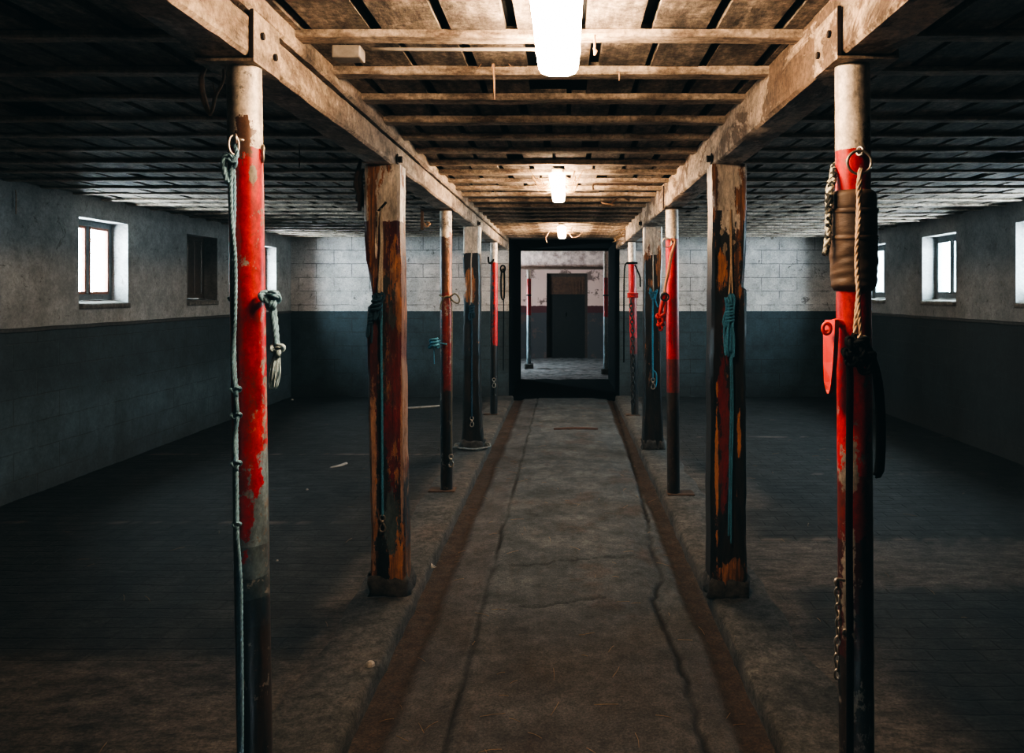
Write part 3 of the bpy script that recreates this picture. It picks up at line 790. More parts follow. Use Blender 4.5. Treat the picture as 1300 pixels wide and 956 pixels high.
M['v2'] = paint_mat('right_near_post_paint', [(0, BLK), (zof(268, 3.9), WHITE)], (.60, .60), BEIGE, seed=10, wood=True, edge=.01,
    patches=[(-.075, 2.0, .026, .22, 'wood'), (.052, 2.0, .03, .2, 'wood'), (.0, 1.87, .045, .08, WHITE), (.028, 2.08, .035, .06, WHITE), (.038, 1.58, .028, .16, 'wood'), (-.03, 1.60, .03, .09, 'wood'), (.02, 1.75, .012, .013, BEIGE), (-.035, 1.80, .012, .018, BEIGE), (-.02, 1.72, .01, .03, BEIGE), (-.025, .95, .028, .45, DRED), (-.06, .55, .008, .4, ORANGE), (.05, .82, .012, .12, ORANGE), (.02, .12, .08, .07, 'wood')])
M['v4'] = paint_mat('right_far_post_paint', [(0, BLK), (zof(324, 7.54), WHITE)], (.555, .62), BEIGE, seed=11, wood=True, edge=.02, patches=[(.06, 1.75, .03, .22, 'wood'), (-.03, 1.60, .02, .05, 'wood')])
w2 = post('timber_post', 'near left square timber post, peeling maroon paint and orange bare wood', Y2,
    [(203, 461, 507), (260, 461, 507), (330, 464, 508), (372, 471, 508.5), (385, 471, 509), (390, 466, 509), (430, 466, 509), (560, 468, 511), (650, 470, 513), (700, 470, 514), (760, 469, 515)], M['w2'], sd=1, foot=.022)
w4 = post('timber_post', 'dark square timber post of the left row with rope coiled at its base', Y4,
    [(286, 588, 609), (340, 588, 609), (368, 591, 609), (375, 588, 609), (500, 588, 609), (545, 587, 611), (572, 585, 613)], M['w4'], sd=2, foot=.015)
v2 = post('timber_post', 'near right square timber post, black paint peeling to brown, patchy white head', Y2 - .02,
    [(203, 905, 950), (268, 905, 949), (320, 904, 947), (365, 904, 945), (368, 903.5, 948.5), (500, 903, 948), (650, 903, 948), (755, 902, 949)], M['v2'], sd=3, foot=.02)
v4 = post('timber_post', 'far right square black timber post with a flaking grey head, blue rope bow on it', Y4,
    [(286, 818, 841), (340, 818, 841), (366, 818, 840), (372, 818, 839), (500, 818, 840), (545, 817, 842), (572, 816, 843)], M['v4'], sd=4, foot=.015)
# bolts through the beams over the timber posts
for t, x, s in ((w2, LBX1, 1), (v2, RBX0, -1), (w4, LBX1, 1), (v4, RBX0, -1)):
    yy = t.location.y - .02
    bm = BM(); tube(bm, [Vector((x - s * .01, yy, BZ + .035)), Vector((x + s * .03, yy, BZ + .035))], .016, 6); tube(bm, [Vector((x + s * .004, yy, BZ + .035)), Vector((x + s * .01, yy, BZ + .035))], .028, 6)
    finish('bolt', bm, M['bolt'], t, False)

# ------------------------------------------------------------------ rings on the poles
def ring_on(t, eye, c, R, nrm, sx=1.0, r=.0038):
    bm = BM(); torus(bm, c, R, r, nrm, 28, 8, sx=sx); rg = finish('tether_ring', bm, M['steel'], t)
    e = Vector(eye); d = (Vector((t.location.x, t.location.y, 0)) - Vector((e.x, e.y, 0))).normalized()
    bm = BM(); torus(bm, e, .011, .0038, (1, .5, 0), 16, 8); tube(bm, [e + d * .009, e + d * .05], .005, 8); finish('eye_bolt', bm, M['steel'], rg)
def px1(py, side=0): return 0
ring_on(p1, P(299, 176, 2.125), P(296.5, 184, 2.12), .026, (.75, -.6, 0), .55)
ring_on(p1, P(334, 190, 2.19), P(333, 196, 2.19), .022, (.8, .5, 0), .5)
ring_on(q1, P(1092, 192, 2.108), P(1091, 206, 2.095), .031, (0.1, 1, 0))
ring_on(q3, P(846, 303, 5.84), P(847, 308, 5.83), .035, (.3, 1, 0), 1, .004)

# ================================================================== ROPES AND TACK
def rope_thing(name, label, cat, mat, build, group=None):
    bm = BM(); build(bm)
    lo = min(bm.verts, key=lambda v: v.co.z).co.copy()
    t = thing(name, lo, label, cat, group)
    finish('rope_line' if 'rope' in name else 'cord_line' if 'cord' in name else 'strand', bm, mat, t)
    return t
def sub(t, name, mat, fn, label=None, parent=None, smooth=True):
    bm = BM(); fn(bm); o = finish(name, bm, mat, parent or t, smooth)
    if label: o['label'] = label
    return o
def snap_hook(t, top, size):
    top = Vector(top)
    def f(bm):
        torus(bm, top - Vector((0, 0, size * .16)), size * .16, size * .045, (0, 1, 0), 16, 8)
        tube(bm, [top - Vector((0, 0, size * .30)), top - Vector((0, 0, size * .45))], size * .10, 10)
        c = top - Vector((0, 0, size * .45))
        tube(bm, smooth_path([c, c + Vector((.12 * size, 0, -.12 * size)), c + Vector((.17 * size, 0, -.32 * size)), c + Vector((.06 * size, 0, -.5 * size)), c + Vector((-.12 * size, 0, -.46 * size)), c + Vector((-.15 * size, 0, -.3 * size))], size * .04), size * .055, 8)
        tube(bm, [c + Vector((-.05 * size, 0, -.04 * size)), c + Vector((-.15 * size, 0, -.3 * size))], size * .035, 8)
    sub(t, 'snap_hook', M['steel'], f)
# blue-grey lead rope beside the near left pole
Yr = 2.135
def f(bm):
    a = [(292, 199), (296, 215), (297.5, 260), (295, 320), (296, 400), (298, 470), (300, 497), (299.5, 530), (300, 588), (301, 667), (302, 720), (303, 790), (304, 900), (305, 1040)]
    rope(bm, [P(x, y, Yr) for x, y in a], .0064)
    b = [(297, 196), (293, 225), (294, 275), (298.5, 330), (298, 410), (295.5, 460), (299, 499), (301.5, 528), (297.5, 560), (299, 590), (300, 620), (300, 667), (305, 730), (306, 800), (307, 900), (306, 1030)]
    rope(bm, [P(x, y, Yr - .008) for x, y in b], .0062)
lead = rope_thing('lead_rope', 'blue grey doubled rope hanging full length beside the near left pole, knotted several times', 'rope', M['rope_blue'], f)
sub(lead, 'hitch', M['rope_blue'], lambda bm: (rope(bm, [P(x, y, Yr - d) for x, y, d in ((297, 182, .0), (301, 196, .012), (295, 205, .02), (287, 200, .015), (284, 206, .01), (288, 222, .01), (289, 231, .012), (285, 220, .016), (283, 203, .02), (289, 196, .02), (299, 203, .014), (297, 212, .006), (291, 206, .002))], .0065)), None)
for x, y in ((299.5, 496), (300, 529), (300, 590), (300.5, 667)):
    sub(lead, 'knot', M['rope_blue'], lambda bm: knot(bm, P(x, y, Yr - .006), .016 if y < 600 else .012, .005))
# frayed tassel rope knotted round the same pole
def f(bm):
    cx = p1b + (p1t - p1b) * .70; zc = P(333, 380, 2.19).z
    arc = [Vector((cx + math.cos(a) * .053, 2.19 + math.sin(a) * .053, zc - .004 * math.sin(a * 2))) for a in [math.radians(k) for k in range(175, -25, -20)]]
    rope(bm, arc + [P(340, 379, 2.15)], .008)
    rope(bm, [P(341, 380, 2.15), P(347, 392, 2.15), P(349.5, 415, 2.15), P(351.5, 443, 2.15)], .0095)
    rope(bm, [P(339, 383, 2.145), P(345, 398, 2.142), P(348, 418, 2.142), P(351, 443, 2.145)], .007)
ft = rope_thing('frayed_rope', 'short pale rope end with a frayed tassel, knotted round the near left pole', 'rope', M['rope_blue'], f)
sub(ft, 'knot', M['rope_blue'], lambda bm: (knot(bm, P(342, 379, 2.148), .03, .0085), knot(bm, P(346, 382, 2.146), .024, .008)))
sub(ft, 'knot', M['rope_pale'], lambda bm: knot(bm, P(352, 444, 2.147), .02, .008))
def f(bm):
    rnd = random.Random(4)
    for k in range(34):
        a = rnd.uniform(0, 6.28); q = rnd.uniform(.3, 1)
        L = rnd.uniform(.8, 1.0)
        pts = []
        for s, w in ((0, .3), (.25, .8), (.55, 1.1), (.8, .95), (1, .7)):
            c = P(351.5 - 5 * s, 447 + 48 * s * L, 2.148)
            pts.append(c + Vector((math.cos(a) * .017 * w * q, math.sin(a) * .012 * w * q, 0)) + Vector((rnd.uniform(-1, 1), rnd.uniform(-1, 1), 0)) * .0015)
        tube(bm, smooth_path(pts, .012), lambda t: .0034 * (1 - .6 * t), 5)
sub(ft, 'tassel', M['rope_pale'], f, 'pale frayed tassel')
# near left timber post: cord, navy hank and a long navy rope with a snap
Yq = Y2 - .098
def f(bm):
    tube(bm, smooth_path([P(485, 264, Yq + .01), P(483, 280, Yq), P(484, 310, Yq), P(482, 345, Yq), P(481, 372, Yq - .01)], .03), lambda t: .0045 + .004 * t, 8)
    tube(bm, smooth_path([P(484, 264, Yq), P(485.5, 300, Yq), P(485, 340, Yq - .004), P(485, 384, Yq - .014)], .03), lambda t: .0035 + .002 * t, 8)
    tube(bm, smooth_path([P(480, 268, Yq + .006), P(479.5, 290, Yq + .004), P(479, 309, Yq + .004)], .02), .003, 6)
cd = rope_thing('tie_cord', 'pale cord hanging from a nail on the near left timber post', 'cord', M['cord_white'], f)
def f(bm): hank(bm, P(481, 372, Yq - .012), P(476, 412, Yq - .012), .055, .008, 5, .03, 3); hank(bm, P(472, 385, Yq - .01), P(469, 440, Yq - .01), .02, .006, 3, .015, 5)
nr = rope_thing('lead_rope', 'dark navy rope bundled on the near left timber post, its long tail hanging', 'rope', M['rope_navy'], f)
sub(nr, 'tail', M['rope_teal'], lambda bm: rope(bm, [P(484.5, 376, Yq - .012), P(484, 420, Yq - .004), P(485, 520, Yq - .002), P(485.5, 655, Yq - .006)], .0075))
snap_hook(nr, P(485.5, 654, Yq - .008), .085)
bm = BM(); tube(bm, smooth_path([P(490, 257, Yq - .02), P(482, 266, Yq + .012), P(479, 268, Yq + .03)], .01), .006, 8); finish('nail', bm, M['bolt'], w2)
# slim left pole: bow of thin cord with a long tail
Yp = 5.945
def f(bm):
    cx = p3b + (p3t - p3b) * .55
    loop = [Vector((cx + math.cos(a) * .052, 6.0 + math.sin(a) * .052, P(566, 376, 6).z + .01 * math.cos(a * 2))) for a in [math.radians(k) for k in range(0, 361, 24)]]
    tube(bm, smooth_path(loop, .02), .005, 6)
    tube(bm, smooth_path([P(571, 377, Yp), P(578, 373, Yp - .01), P(583.5, 380, Yp - .01), P(581, 385, Yp - .01), P(575, 382, Yp - .008), P(570, 376, Yp), P(564, 378, Yp - .01), P(560, 386, Yp), P(559, 393, Yp)], .01), .006, 7)
    tube(bm, smooth_path([P(572, 378, Yp), P(574, 400, Yp), P(573.5, 470, Yp), P(572.5, 576, Yp)], .05), .0048, 6)
cb = rope_thing('tie_cord', 'thin olive cord tied in a bow round the slim left pole, long tail down', 'cord', M['cord_olive'], f)
snap_hook(cb, P(572.5, 577, Yp), .10)
def f(bm):
    hank(bm, P(552, 431, 5.96), P(551, 442, 5.96), .075, .009, 4, .03, 8)
    rope(bm, [P(551, 440, 5.96), P(551, 452, 5.96), P(551.5, 462, 5.96)], .004)
    rope(bm, [P(556, 435, 5.96), P(561, 436, 5.955), P(567, 437, 5.94)], .007)
rope_thing('rope_bundle', 'small blue rope bundle jutting out at the left of the slim left pole', 'rope', M['rope_teal'], f)
# dark left post: white cord, blue rope, coil at the base
Yw = Y4 - .10
def f(bm): tube(bm, smooth_path([P(599, 318, Yw), P(598, 335, Yw), P(598.5, 372, Yw), P(598, 388, Yw - .01)], .04), lambda t: .006 + .007 * max(0, t - .5), 8)
rope_thing('tie_cord', 'white cord hanging down the dark timber post in the left row', 'cord', M['cord_white'], f)
def f(bm):
    rope(bm, [P(598.5, 384, Yw - .012), P(599, 420, Yw - .006), P(599, 480, Yw - .004), P(599, 530, Yw - .006)], .009)
    hank(bm, P(599, 385, Yw - .012), P(599, 408, Yw - .012), .05, .009, 4, .02, 6)
dr = rope_thing('lead_rope', 'blue rope with a metal snap hanging down the dark left timber post', 'rope', M['rope_navy'], f)
snap_hook(dr, P(599, 529, Yw - .006), .10)
def f(bm):
    xc, yc = w4.location.x, w4.location.y
    pts = []
    for k in range(0, 47):
        a = math.radians(-150 + k * 16); R = .15 + .01 * math.sin(k * 1.7) + k * .0006
        pts.append(Vector((xc + math.cos(a) * R * 1.02, yc + math.sin(a) * R, KT + .012 + .012 * (k // 23))))
    pts += [Vector((xc - .24, yc - .06, KT + .012)), Vector((xc - .30, yc - .10, .066))]
    rope(bm, pts, .010)
M['rope_grey'] = simple('grey_rope', (.17, .19, .19), .9, 0, .5, 60)
rope_thing('rope_coil', 'pale rope coiled on the kerb round the foot of the dark left post', 'rope', M['rope_grey'], f)
# hook on the far left pole
def f(bm):
    Yh = 9.69
    tube(bm, smooth_path([P(620, 326, Yh), P(620.5, 333, Yh), P(623, 334, Yh - .02), P(626, 331, Yh), P(627, 329, Yh + .03)], .01), .012, 8)
    rope(bm, [P(624, 333, Yh - .02), P(623.5, 420, Yh - .01), P(626, 480, Yh), P(626, 502, Yh)], .007)
hk = rope_thing('lead_rope', 'black rope looped at the white head of the farthest left pole', 'rope', M['webbing'], f)
snap_hook(hk, P(627, 480, 9.66), .12)
# tack on the end wall beside the passage
def f(bm):
    Yt = YB - .012
    torus(bm, P(638.5, 341, Yt), .035, .010, (0, 1, 0), 18, 8, sz=1.4)
    rope(bm, [P(637, 342, Yt), P(636, 360, Yt), P(637, 378, Yt), P(640, 378, Yt), P(640.5, 350, Yt), P(639, 341, Yt)], .012)
    rope(bm, [P(639.5, 376, Yt), P(639.5, 420, Yt), P(639, 470, Yt)], .007)
hw = rope_thing('halter_rope', 'dark rope looped on a hook on the end wall left of the passage', 'rope', M['webbing'], f)
sub(hw, 'wall_hook', M['dark_steel'], lambda bm: tube(bm, [P(638.5, 337, YB - .03), P(638.5, 337, YB)], .008, 8))

# ---------------- right near pole: sleeve, cord, black halter, red latch, speckled rope, chain
xq = lambda z: q1b + (q1t - q1b) * (z - KT) / (BZ - KT)
def f(bm):
    z0, z1 = P(1085, 369, 2.17).z, P(1085, 243, 2.17).z; rings = []
    n = 46
    for i in range(n + 1):
        k = i / n; z = z0 + (z1 - z0) * k
        R = .0605 + .003 * math.sin(k * 3) - .010 * (1 - sm(k, 0, .05)) - .008 * sm(k, .96, 1) - .0035 * math.exp(-((k - .80) / .012) ** 2) - .003 * math.exp(-((k - .55) / .015) ** 2)
        ring = []
        for j in range(36):
            a = 2 * math.pi * j / 36
            w = nz(math.cos(a) * 1.2, math.sin(a) * 1.2, k * 16 + .8 * math.sin(a)) * .0028 * (1.3 if k < .45 else .6)
            ring.append((xq(z) + math.cos(a) * (R + w), 2.17 + math.sin(a) * (R + w), z))
        rings.append(ring)
    loft(bm, rings)
bm = BM(); f(bm); sl = finish('sleeve', bm, M['leather'], None)
C.objects.unlink(sl); zb = KT
t = thing('pole_sleeve', (xq(1.57), 2.17, P(0, 369, 2.17).z), 'brown leather sleeve strapped round the near right red pole', 'sleeve'); bpy.data.objects.remove(sl)
bm = BM(); f(bm); finish('sleeve', bm, M['leather'], t)
for py in (268, 302):
    bm = BM(); z = P(0, py, 2.17).z
    loft(bm, [[(xq(z) + math.cos(a) * R, 2.17 + math.sin(a) * R, z + dz + .004 * math.sin(a)) for a in [2 * math.pi * j / 36 for j in range(36)]] for dz, R in ((-.007, .0635), (-.005, .0655), (.005, .0655), (.007, .0635))], cap=False)
    finish('strap', bm, M['leather'], t)
Yc = 2.085
def f(bm):
    rope(bm, [P(1091.5, 216, 2.092), P(1092, 232, 2.088), P(1090, 262, Yc), P(1088.5, 300, Yc), P(1088, 345, Yc), P(1090, 370, Yc), P(1088, 392, Yc + .006), P(1085.5, 424, Yc + .012)], .0068, lay=9)
    rope(bm, [P(1093, 214, 2.092), P(1089.5, 240, 2.086), P(1091, 275, Yc - .006), P(1087.5, 320, Yc - .006), P(1089.5, 360, Yc - .006), P(1090.5, 392, Yc), P(1093, 428, Yc + .006)], .0062, lay=9)
cr = rope_thing('tie_cord', 'natural fibre cord hanging from the ring of the near right pole over the leather sleeve', 'cord', M['cord'], f)
sub(cr, 'knot', M['cord'], lambda bm: knot(bm, P(1094, 430, Yc + .006), .011, .0055))
def strap(bm, pts, w, th=.003, face=(0, -1, 0)):
    path = smooth_path(pts, .02); face = Vector(face); rings = []
    for i, p in enumerate(path):
        t = (path[min(i + 1, len(path) - 1)] - path[max(i - 1, 0)]).normalized()
        s = t.cross(face); s = s.normalized() if s.length > 1e-4 else Vector((1, 0, 0)); n = s.cross(t).normalized()
        rings.append([p + s * w / 2 + n * th / 2, p - s * w / 2 + n * th / 2, p - s * w / 2 - n * th / 2, p + s * w / 2 - n * th / 2])
    loft(bm, rings)
Yk = 2.10
def f(bm):
    strap(bm, [P(1086, 424, Yk - .004), P(1078, 445, Yk - .01), P(1079, 480, Yk - .004), P(1078.5, 560, Yk - .002), P(1078, 680, Yk - .002), P(1079, 800, Yk - .004), P(1079, 960, Yk - .006)], .018, .004)
    strap(bm, [P(1091, 424, Yk - .006), P(1098, 440, Yk - .02), P(1108, 460, Yk - .01), P(1113, 490, Yk + .01), P(1116, 540, Yk + .02), P(1115, 590, Yk + .02), P(1112, 604, Yk + .02)], .016, .004)
    strap(bm, [P(1112, 604, Yk + .02), P(1119, 597, Yk + .03), P(1121, 540, Yk + .03), P(1117, 485, Yk + .02), P(1106, 447, Yk), P(1094, 430, Yk - .014)], .014, .004)
ht = rope_thing('halter', 'black webbing halter with long straps hanging from the cord of the near right pole', 'halter', M['webbing'], f)
sub(ht, 'knot', M['webbing'], lambda bm: (knot(bm, P(1088, 440, Yk - .02), .036, .010), knot(bm, P(1098, 458, Yk - .018), .034, .010), knot(bm, P(1080, 452, Yk - .02), .026, .009), blob(bm, P(1091, 450, Yk - .012), .030, .018, .036)))
# red latch plate standing off the pole
def f(bm):
    rings = []
    prof = [(406, 1047.5, 1060), (411, 1045.2, 1060), (425, 1045, 1059.5), (460, 1045, 1057.5), (485, 1046, 1055), (495, 1048, 1053.5), (500, 1049.6, 1051.4)]
    for py, l, r in prof:
        a, b = P(l, py, 2.15), P(r, py, 2.10)
        rings.append([a, b, b + Vector((.014, .008, 0)), a + Vector((.014, .008, 0))])
    loft(bm, rings)
t = thing('latch', P(1053, 500, 2.11), 'red painted flat iron latch sticking out left of the near right pole', 'latch')
sub(t, 'plate', M['red_paint'], lambda bm: f(bm), smooth=False)
sub(t, 'arm', M['red_paint'], lambda bm: tube(bm, smooth_path([P(1056, 412, 2.125), P(1062, 409, 2.14), P(1069, 412, 2.15)], .01), .011, 10))
sub(t, 'pivot', M['red_paint'], lambda bm: (torus(bm, P(1049.5, 417, 2.092), .010, .005, (.2, 1, 0), 16, 8, sz=1.4), tube(bm, [P(1050, 421, 2.09), P(1050, 421, 2.11)], .006, 8)))
def f(bm):
    rope(bm, [P(1068, 208, 2.22), P(1060, 210, 2.20), P(1058, 216, 2.175), P(1057, 226, 2.16), P(1053, 237, 2.15), P(1052, 262, 2.15), P(1051.5, 290, 2.15), P(1050, 312, 2.15), P(1047.5, 324, 2.15)], .0105, lay=5)
sr = rope_thing('lead_rope', 'black and white speckled rope end hanging left of the leather sleeve', 'rope', M['rope_speckled'], f)
sub(sr, 'loop', M['rope_speckled'], lambda bm: rope(bm, [P(1058, 214, 2.17), P(1059, 226, 2.155), P(1054, 244, 2.14), P(1055, 262, 2.14)], .009, lay=5))
t = thing('chain', P(1063, 856, 2.12), 'steel chain hanging low on the left of the near right pole', 'chain')
sub(t, 'links', M['steel'], lambda bm: chain(bm, [P(1063, 742, 2.13), P(1064.5, 790, 2.125), P(1062.5, 825, 2.12), P(1062.5, 856, 2.12)]))
sub(t, 'staple', M['steel'], lambda bm: tube(bm, smooth_path([P(1072, 737, 2.13), P(1063, 735, 2.125), P(1060.5, 738, 2.12), P(1062, 743, 2.125)], .008), .0045, 8))
t = thing('snap_clip', P(1083, 808, 2.09), 'bright metal clip hanging on the near right pole beside the chain', 'clip')
sub(t, 'hook', M['steel'], lambda bm: (tube(bm, smooth_path([P(1072, 803, 2.13), P(1078, 801, 2.105), P(1083, 805, 2.098), P(1085, 811, 2.098)], .008), .006, 8), torus(bm, P(1074, 803, 2.115), .008, .003)))

# ---------------- right timber post: cord and blue hank
Yv = Y2 - .12
def f(bm):
    tube(bm, smooth_path([P(928, 266, Yv + .012), P(927.5, 300, Yv + .008), P(928, 335, Yv + .006), P(925.5, 374, Yv - .008)], .03), .0048, 8)
    tube(bm, smooth_path([P(928, 268, Yv + .008), P(928.5, 310, Yv + .002), P(929, 345, Yv), P(930, 376, Yv - .01)], .03), .0042, 8)
rope_thing('tie_cord', 'doubled cord hanging from the head of the near right timber post', 'cord', M['cord'], f)
def f(bm):
    hank(bm, P(926.5, 372, Yv - .014), P(925, 452, Yv - .012), .05, .0062, 8, .03, 11)
    hank(bm, P(927, 374, Yv - .02), P(924, 420, Yv - .02), .045, .006, 5, .02, 14)
br = rope_thing('lead_rope', 'teal blue rope bundled in a long knot on the near right timber post', 'rope', M['rope_teal'], f)
def f(bm):
    rope(bm, [P(927, 440, Yv - .01), P(928, 500, Yv), P(926.5, 590, Yv), P(925, 680, Yv)], .0058)
    rope(bm, [P(929, 440, Yv - .014), P(930.5, 520, Yv - .004), P(928.5, 620, Yv - .004), P(928, 690, Yv - .004)], .005)
sub(br, 'tail', M['rope_teal'], f)
# ---------------- red right pole: orange cord and red handle
Yx = 5.83
def f(bm):
    tube(bm, smooth_path([P(851, 310, Yx - .0), P(855, 304, Yx), P(857, 308, Yx - .01), P(852, 325, Yx - .02), P(848.5, 345, Yx - .02), P(845, 362, Yx - .01), P(843, 378, Yx)], .02), lambda t: .008 + .005 * math.sin(t * 3), 8)
oc = rope_thing('tie_cord', 'orange tinted cord slanting down the bright red right pole', 'cord', M['cord_orange'], f)
def f(bm):
    strap(bm, [P(843.5, 374, Yx - .01), P(841, 385, Yx - .02), P(838, 398, Yx - .02), P(837, 408, Yx - .02), P(839, 420, Yx - .02)], .03, .012)
    strap(bm, [P(845, 374, Yx - .01), P(845, 390, Yx - .02), P(843, 408, Yx - .02)], .025, .010)
rh = rope_thing('halter', 'small red halter with a plaited end hung on the bright red right pole', 'halter', M['red_web'], f)
sub(rh, 'knot', M['red_web'], lambda bm: (knot(bm, P(839, 404, Yx - .03), .045, .012), knot(bm, P(839, 414, Yx - .03), .035, .010)))
sub(rh, 'buckle', M['dark_steel'], lambda bm: torus(bm, P(844, 377, Yx - .02), .028, .007, (0, 1, 0), 16, 8))
# ---------------- far right timber post
Yy = Y4 - .10
def f(bm): tube(bm, smooth_path([P(829.5, 306, Yy), P(829, 335, Yy), P(829.5, 372, Yy - .01)], .04), .006, 8)
rope_thing('tie_cord', 'white cord down the far right timber post above the blue bow', 'cord', M['cord_white'], f)
def f(bm):
    knot(bm, P(829, 374, Yy - .02), .05, .008)
    rope(bm, [P(829, 374, Yy - .01), P(825, 366, Yy - .02), P(827, 378, Yy - .02), P(834, 368, Yy - .02), P(832, 380, Yy - .02), P(835, 390, Yy - .01)], .008)
    rope(bm, [P(829, 374, Yy - .01), P(828.5, 420, Yy - .005), P(829, 482, Yy - .008)], .0095)
    rope(bm, [P(829, 470, Yy - .01), P(833, 474, Yy - .012), P(833.5, 484, Yy - .01), P(832, 492, Yy - .01)], .008)
fr = rope_thing('lead_rope', 'blue rope tied in a bow on the far right timber post, snap at its end', 'rope', M['rope_teal'], f)
snap_hook(fr, P(829, 480, Yy - .01), .11)
# ---------------- farthest right pole: collar, chain, black cord
Yz = 9.64
def f(bm):
    z = P(0, 334, 9.7).z; xz = q5b + (q5t - q5b) * .88
    tube(bm, smooth_path([Vector((xz + math.cos(a) * .056, 9.7 + math.sin(a) * .056, z)) for a in [math.radians(k) for k in range(0, 361, 20)]], .02), .014, 8)
    rope(bm, [P(798, 333, Yz), P(794, 336, Yz), P(792.5, 350, Yz), P(792, 400, Yz), P(792, 460, Yz)], .010)
    rope(bm, [P(806, 336, Yz), P(809, 343, Yz - .01), P(812.5, 352, Yz), P(813, 364, Yz)], .010)
rope_thing('tie_cord', 'black cord tied round the head of the farthest right pole with one end hanging', 'cord', M['webbing'], f)
t = thing('chain', P(803, 520, Yz - .01), 'dark chain hanging down the farthest right pole', 'chain')
sub(t, 'links', M['dark_steel'], lambda bm: chain(bm, [P(801, 383, Yz - .02), P(803, 420, Yz - .02), P(803.5, 470, Yz - .02), P(803.5, 516, Yz - .02)], .07, .008))
def f(bm):
    z = P(0, 377, 9.7).z; xz = q5b + (q5t - q5b) * .68
    for dz in (0, .02, .04): tube(bm, smooth_path([Vector((xz + math.cos(a) * .058, 9.7 + math.sin(a) * .058, z + dz)) for a in [math.radians(k) for k in range(0, 361, 20)]], .02), .012, 8)
sub(t, 'collar', M['red_web'], f, 'red collar')

# ================================================================== LAMPS
def lamp(label, xc, y0, y1, w, zb, zt):
    t = thing('ceiling_lamp', (xc, (y0 + y1) / 2, zb), label, 'lamp', 'fluorescent lamps along the aisle')
    bm = BM(); box(bm, xc - w * .36, xc + w * .36, y0 + .03, y1 - .03, zt, JZ - .004, .006); finish('housing', bm, M['lamp_body'], t, False)
    bm = BM(); rings = []
    h = zt - zb
    for (y, k, dz) in ((y0, .62, .0), (y0 + .004, .74, .0), (y0 + .05, 1.0, 0), ((y0 + y1) / 2, 1, 0), (y1 - .05, 1, 0), (y1 - .004, .74, 0), (y1, .62, 0)):
        a = w / 2
        sec = [(-1.0, 1.0), (-1.0, .72), (-.93, .30), (-.80, .06), (-.62, 0), (.62, 0), (.80, .06), (.93, .30), (1.0, .72), (1.0, 1.0)]
        rings.append([(xc + sx * a * k, y, zb + sz * h + (1 - k) * .03 * (1 - sz)) for sx, sz in sec])
    loft(bm, rings); finish('diffuser', bm, M['diffuser'], t, 'auto')
    for y in (y0 + .12, y1 - .12):
        for s in (-1, 1):
            bm = BM(); box(bm, xc + s * w * .5 - .004, xc + s * w * .5 + .004, y - .012, y + .012, zt - .012, zt + .01); finish('clip', bm, M['lamp_body'], t, False)
lamp('nearest bright fluorescent lamp at the top of the picture', -.023, 1.72, 2.54, .132, EYE + .69, EYE + .748)
lamp('middle fluorescent lamp over the aisle with straw wisps round it', -.053, 4.93, 6.13, .098, EYE + .70, EYE + .752)
lamp('farthest and smallest fluorescent lamp, just before the passage', -.045, 8.95, 10.15, .098, EYE + .70, EYE + .752)

# conduit and junction box on the ceiling
def tagf(name, bm, mat, label, cat, smooth=True, group=None): return tag(finish(name, bm, mat, None, smooth), label, cat, group)
t = thing('conduit', P(570, 66, 2.52), 'thin conduit running along a joist left of the nearest lamp', 'conduit')
sub(t, 'pipe', M['lamp_body'], lambda bm: tube(bm, smooth_path([Vector((-.62, 2.52, JZ - .010)), Vector((-.35, 2.52, JZ - .011)), Vector((-.085, 2.52, JZ - .010))], .05), .006, 8))
sub(t, 'junction_box', M['lamp_body'], lambda bm: box(bm, -.74, -.65, 2.49, 2.56, JZ - .045, JZ - .004, .006), smooth=False)
t = thing('conduit', Vector((.45, 5.7, JZ - .02)), 'thin conduit on a joist right of the middle lamp', 'conduit')
sub(t, 'pipe', M['rust'], lambda bm: tube(bm, smooth_path([Vector((.20, 5.64, JZ - .05)), Vector((.20, 5.64, JZ - .011)), Vector((.28, 5.64, JZ - .011)), Vector((.62, 5.64, JZ - .011))], .03), .007, 8))

# ================================================================== COBWEBS AND STRAW
def web(label, strands, mat='cobweb', r=.0022):
    bm = BM()
    for pts, rr in strands: tube(bm, smooth_path(pts, .012), (lambda rr: (lambda t: rr * (.55 + .6 * math.sin(t * 2.6) + .35 * abs(nz(t * 9, rr * 1e4, 1))) ))(rr), 5)
    tagf('cobweb', bm, M[mat], label, 'cobweb')
zj = JZ
web('dusty cobweb thread with a clump, hanging left of the nearest lamp', [
    ([Vector((-.262, 2.80, zj - .002)), P(626, 75, 2.80), P(627, 95, 2.80), P(627.5, 112, 2.8), P(627.5, 126, 2.80)], .0036), ([Vector((-.31, 2.8, zj + .01)), P(621, 68, 2.8), P(626, 80, 2.8)], .0018), ([Vector((-.19, 2.8, zj + .01)), P(634, 68, 2.8), P(627, 80, 2.8)], .0018)])
web('dusty cobweb thread right of the nearest lamp', [([Vector((.09, 2.42, zj)), P(755, 45, 2.42), P(755, 60, 2.42), P(754.5, 70, 2.42)], .0032), ([P(753, 61, 2.42), P(757, 65, 2.42), P(755, 70, 2.42)], .004)])
web('short cobweb thread hanging from the second joist right of the nearest lamp', [([Vector((.182, 2.82, zj)), P(786, 92, 2.78), P(786, 103, 2.78)], .003)])
web('forked cobweb strands hanging left of the near left pole head', [
    ([Vector((-1.0, 2.2, BZ)), P(256, 98, 2.2), P(257, 118, 2.2), P(262, 136, 2.2), P(267, 146, 2.2)], .007), ([Vector((-.955, 2.2, BZ)), P(283, 104, 2.2), P(274, 120, 2.2), P(270, 138, 2.2), P(267, 146, 2.2)], .0045), ([P(270, 104, 2.2), P(272, 113, 2.2), P(274, 120, 2.2)], .002)], 'cobweb')
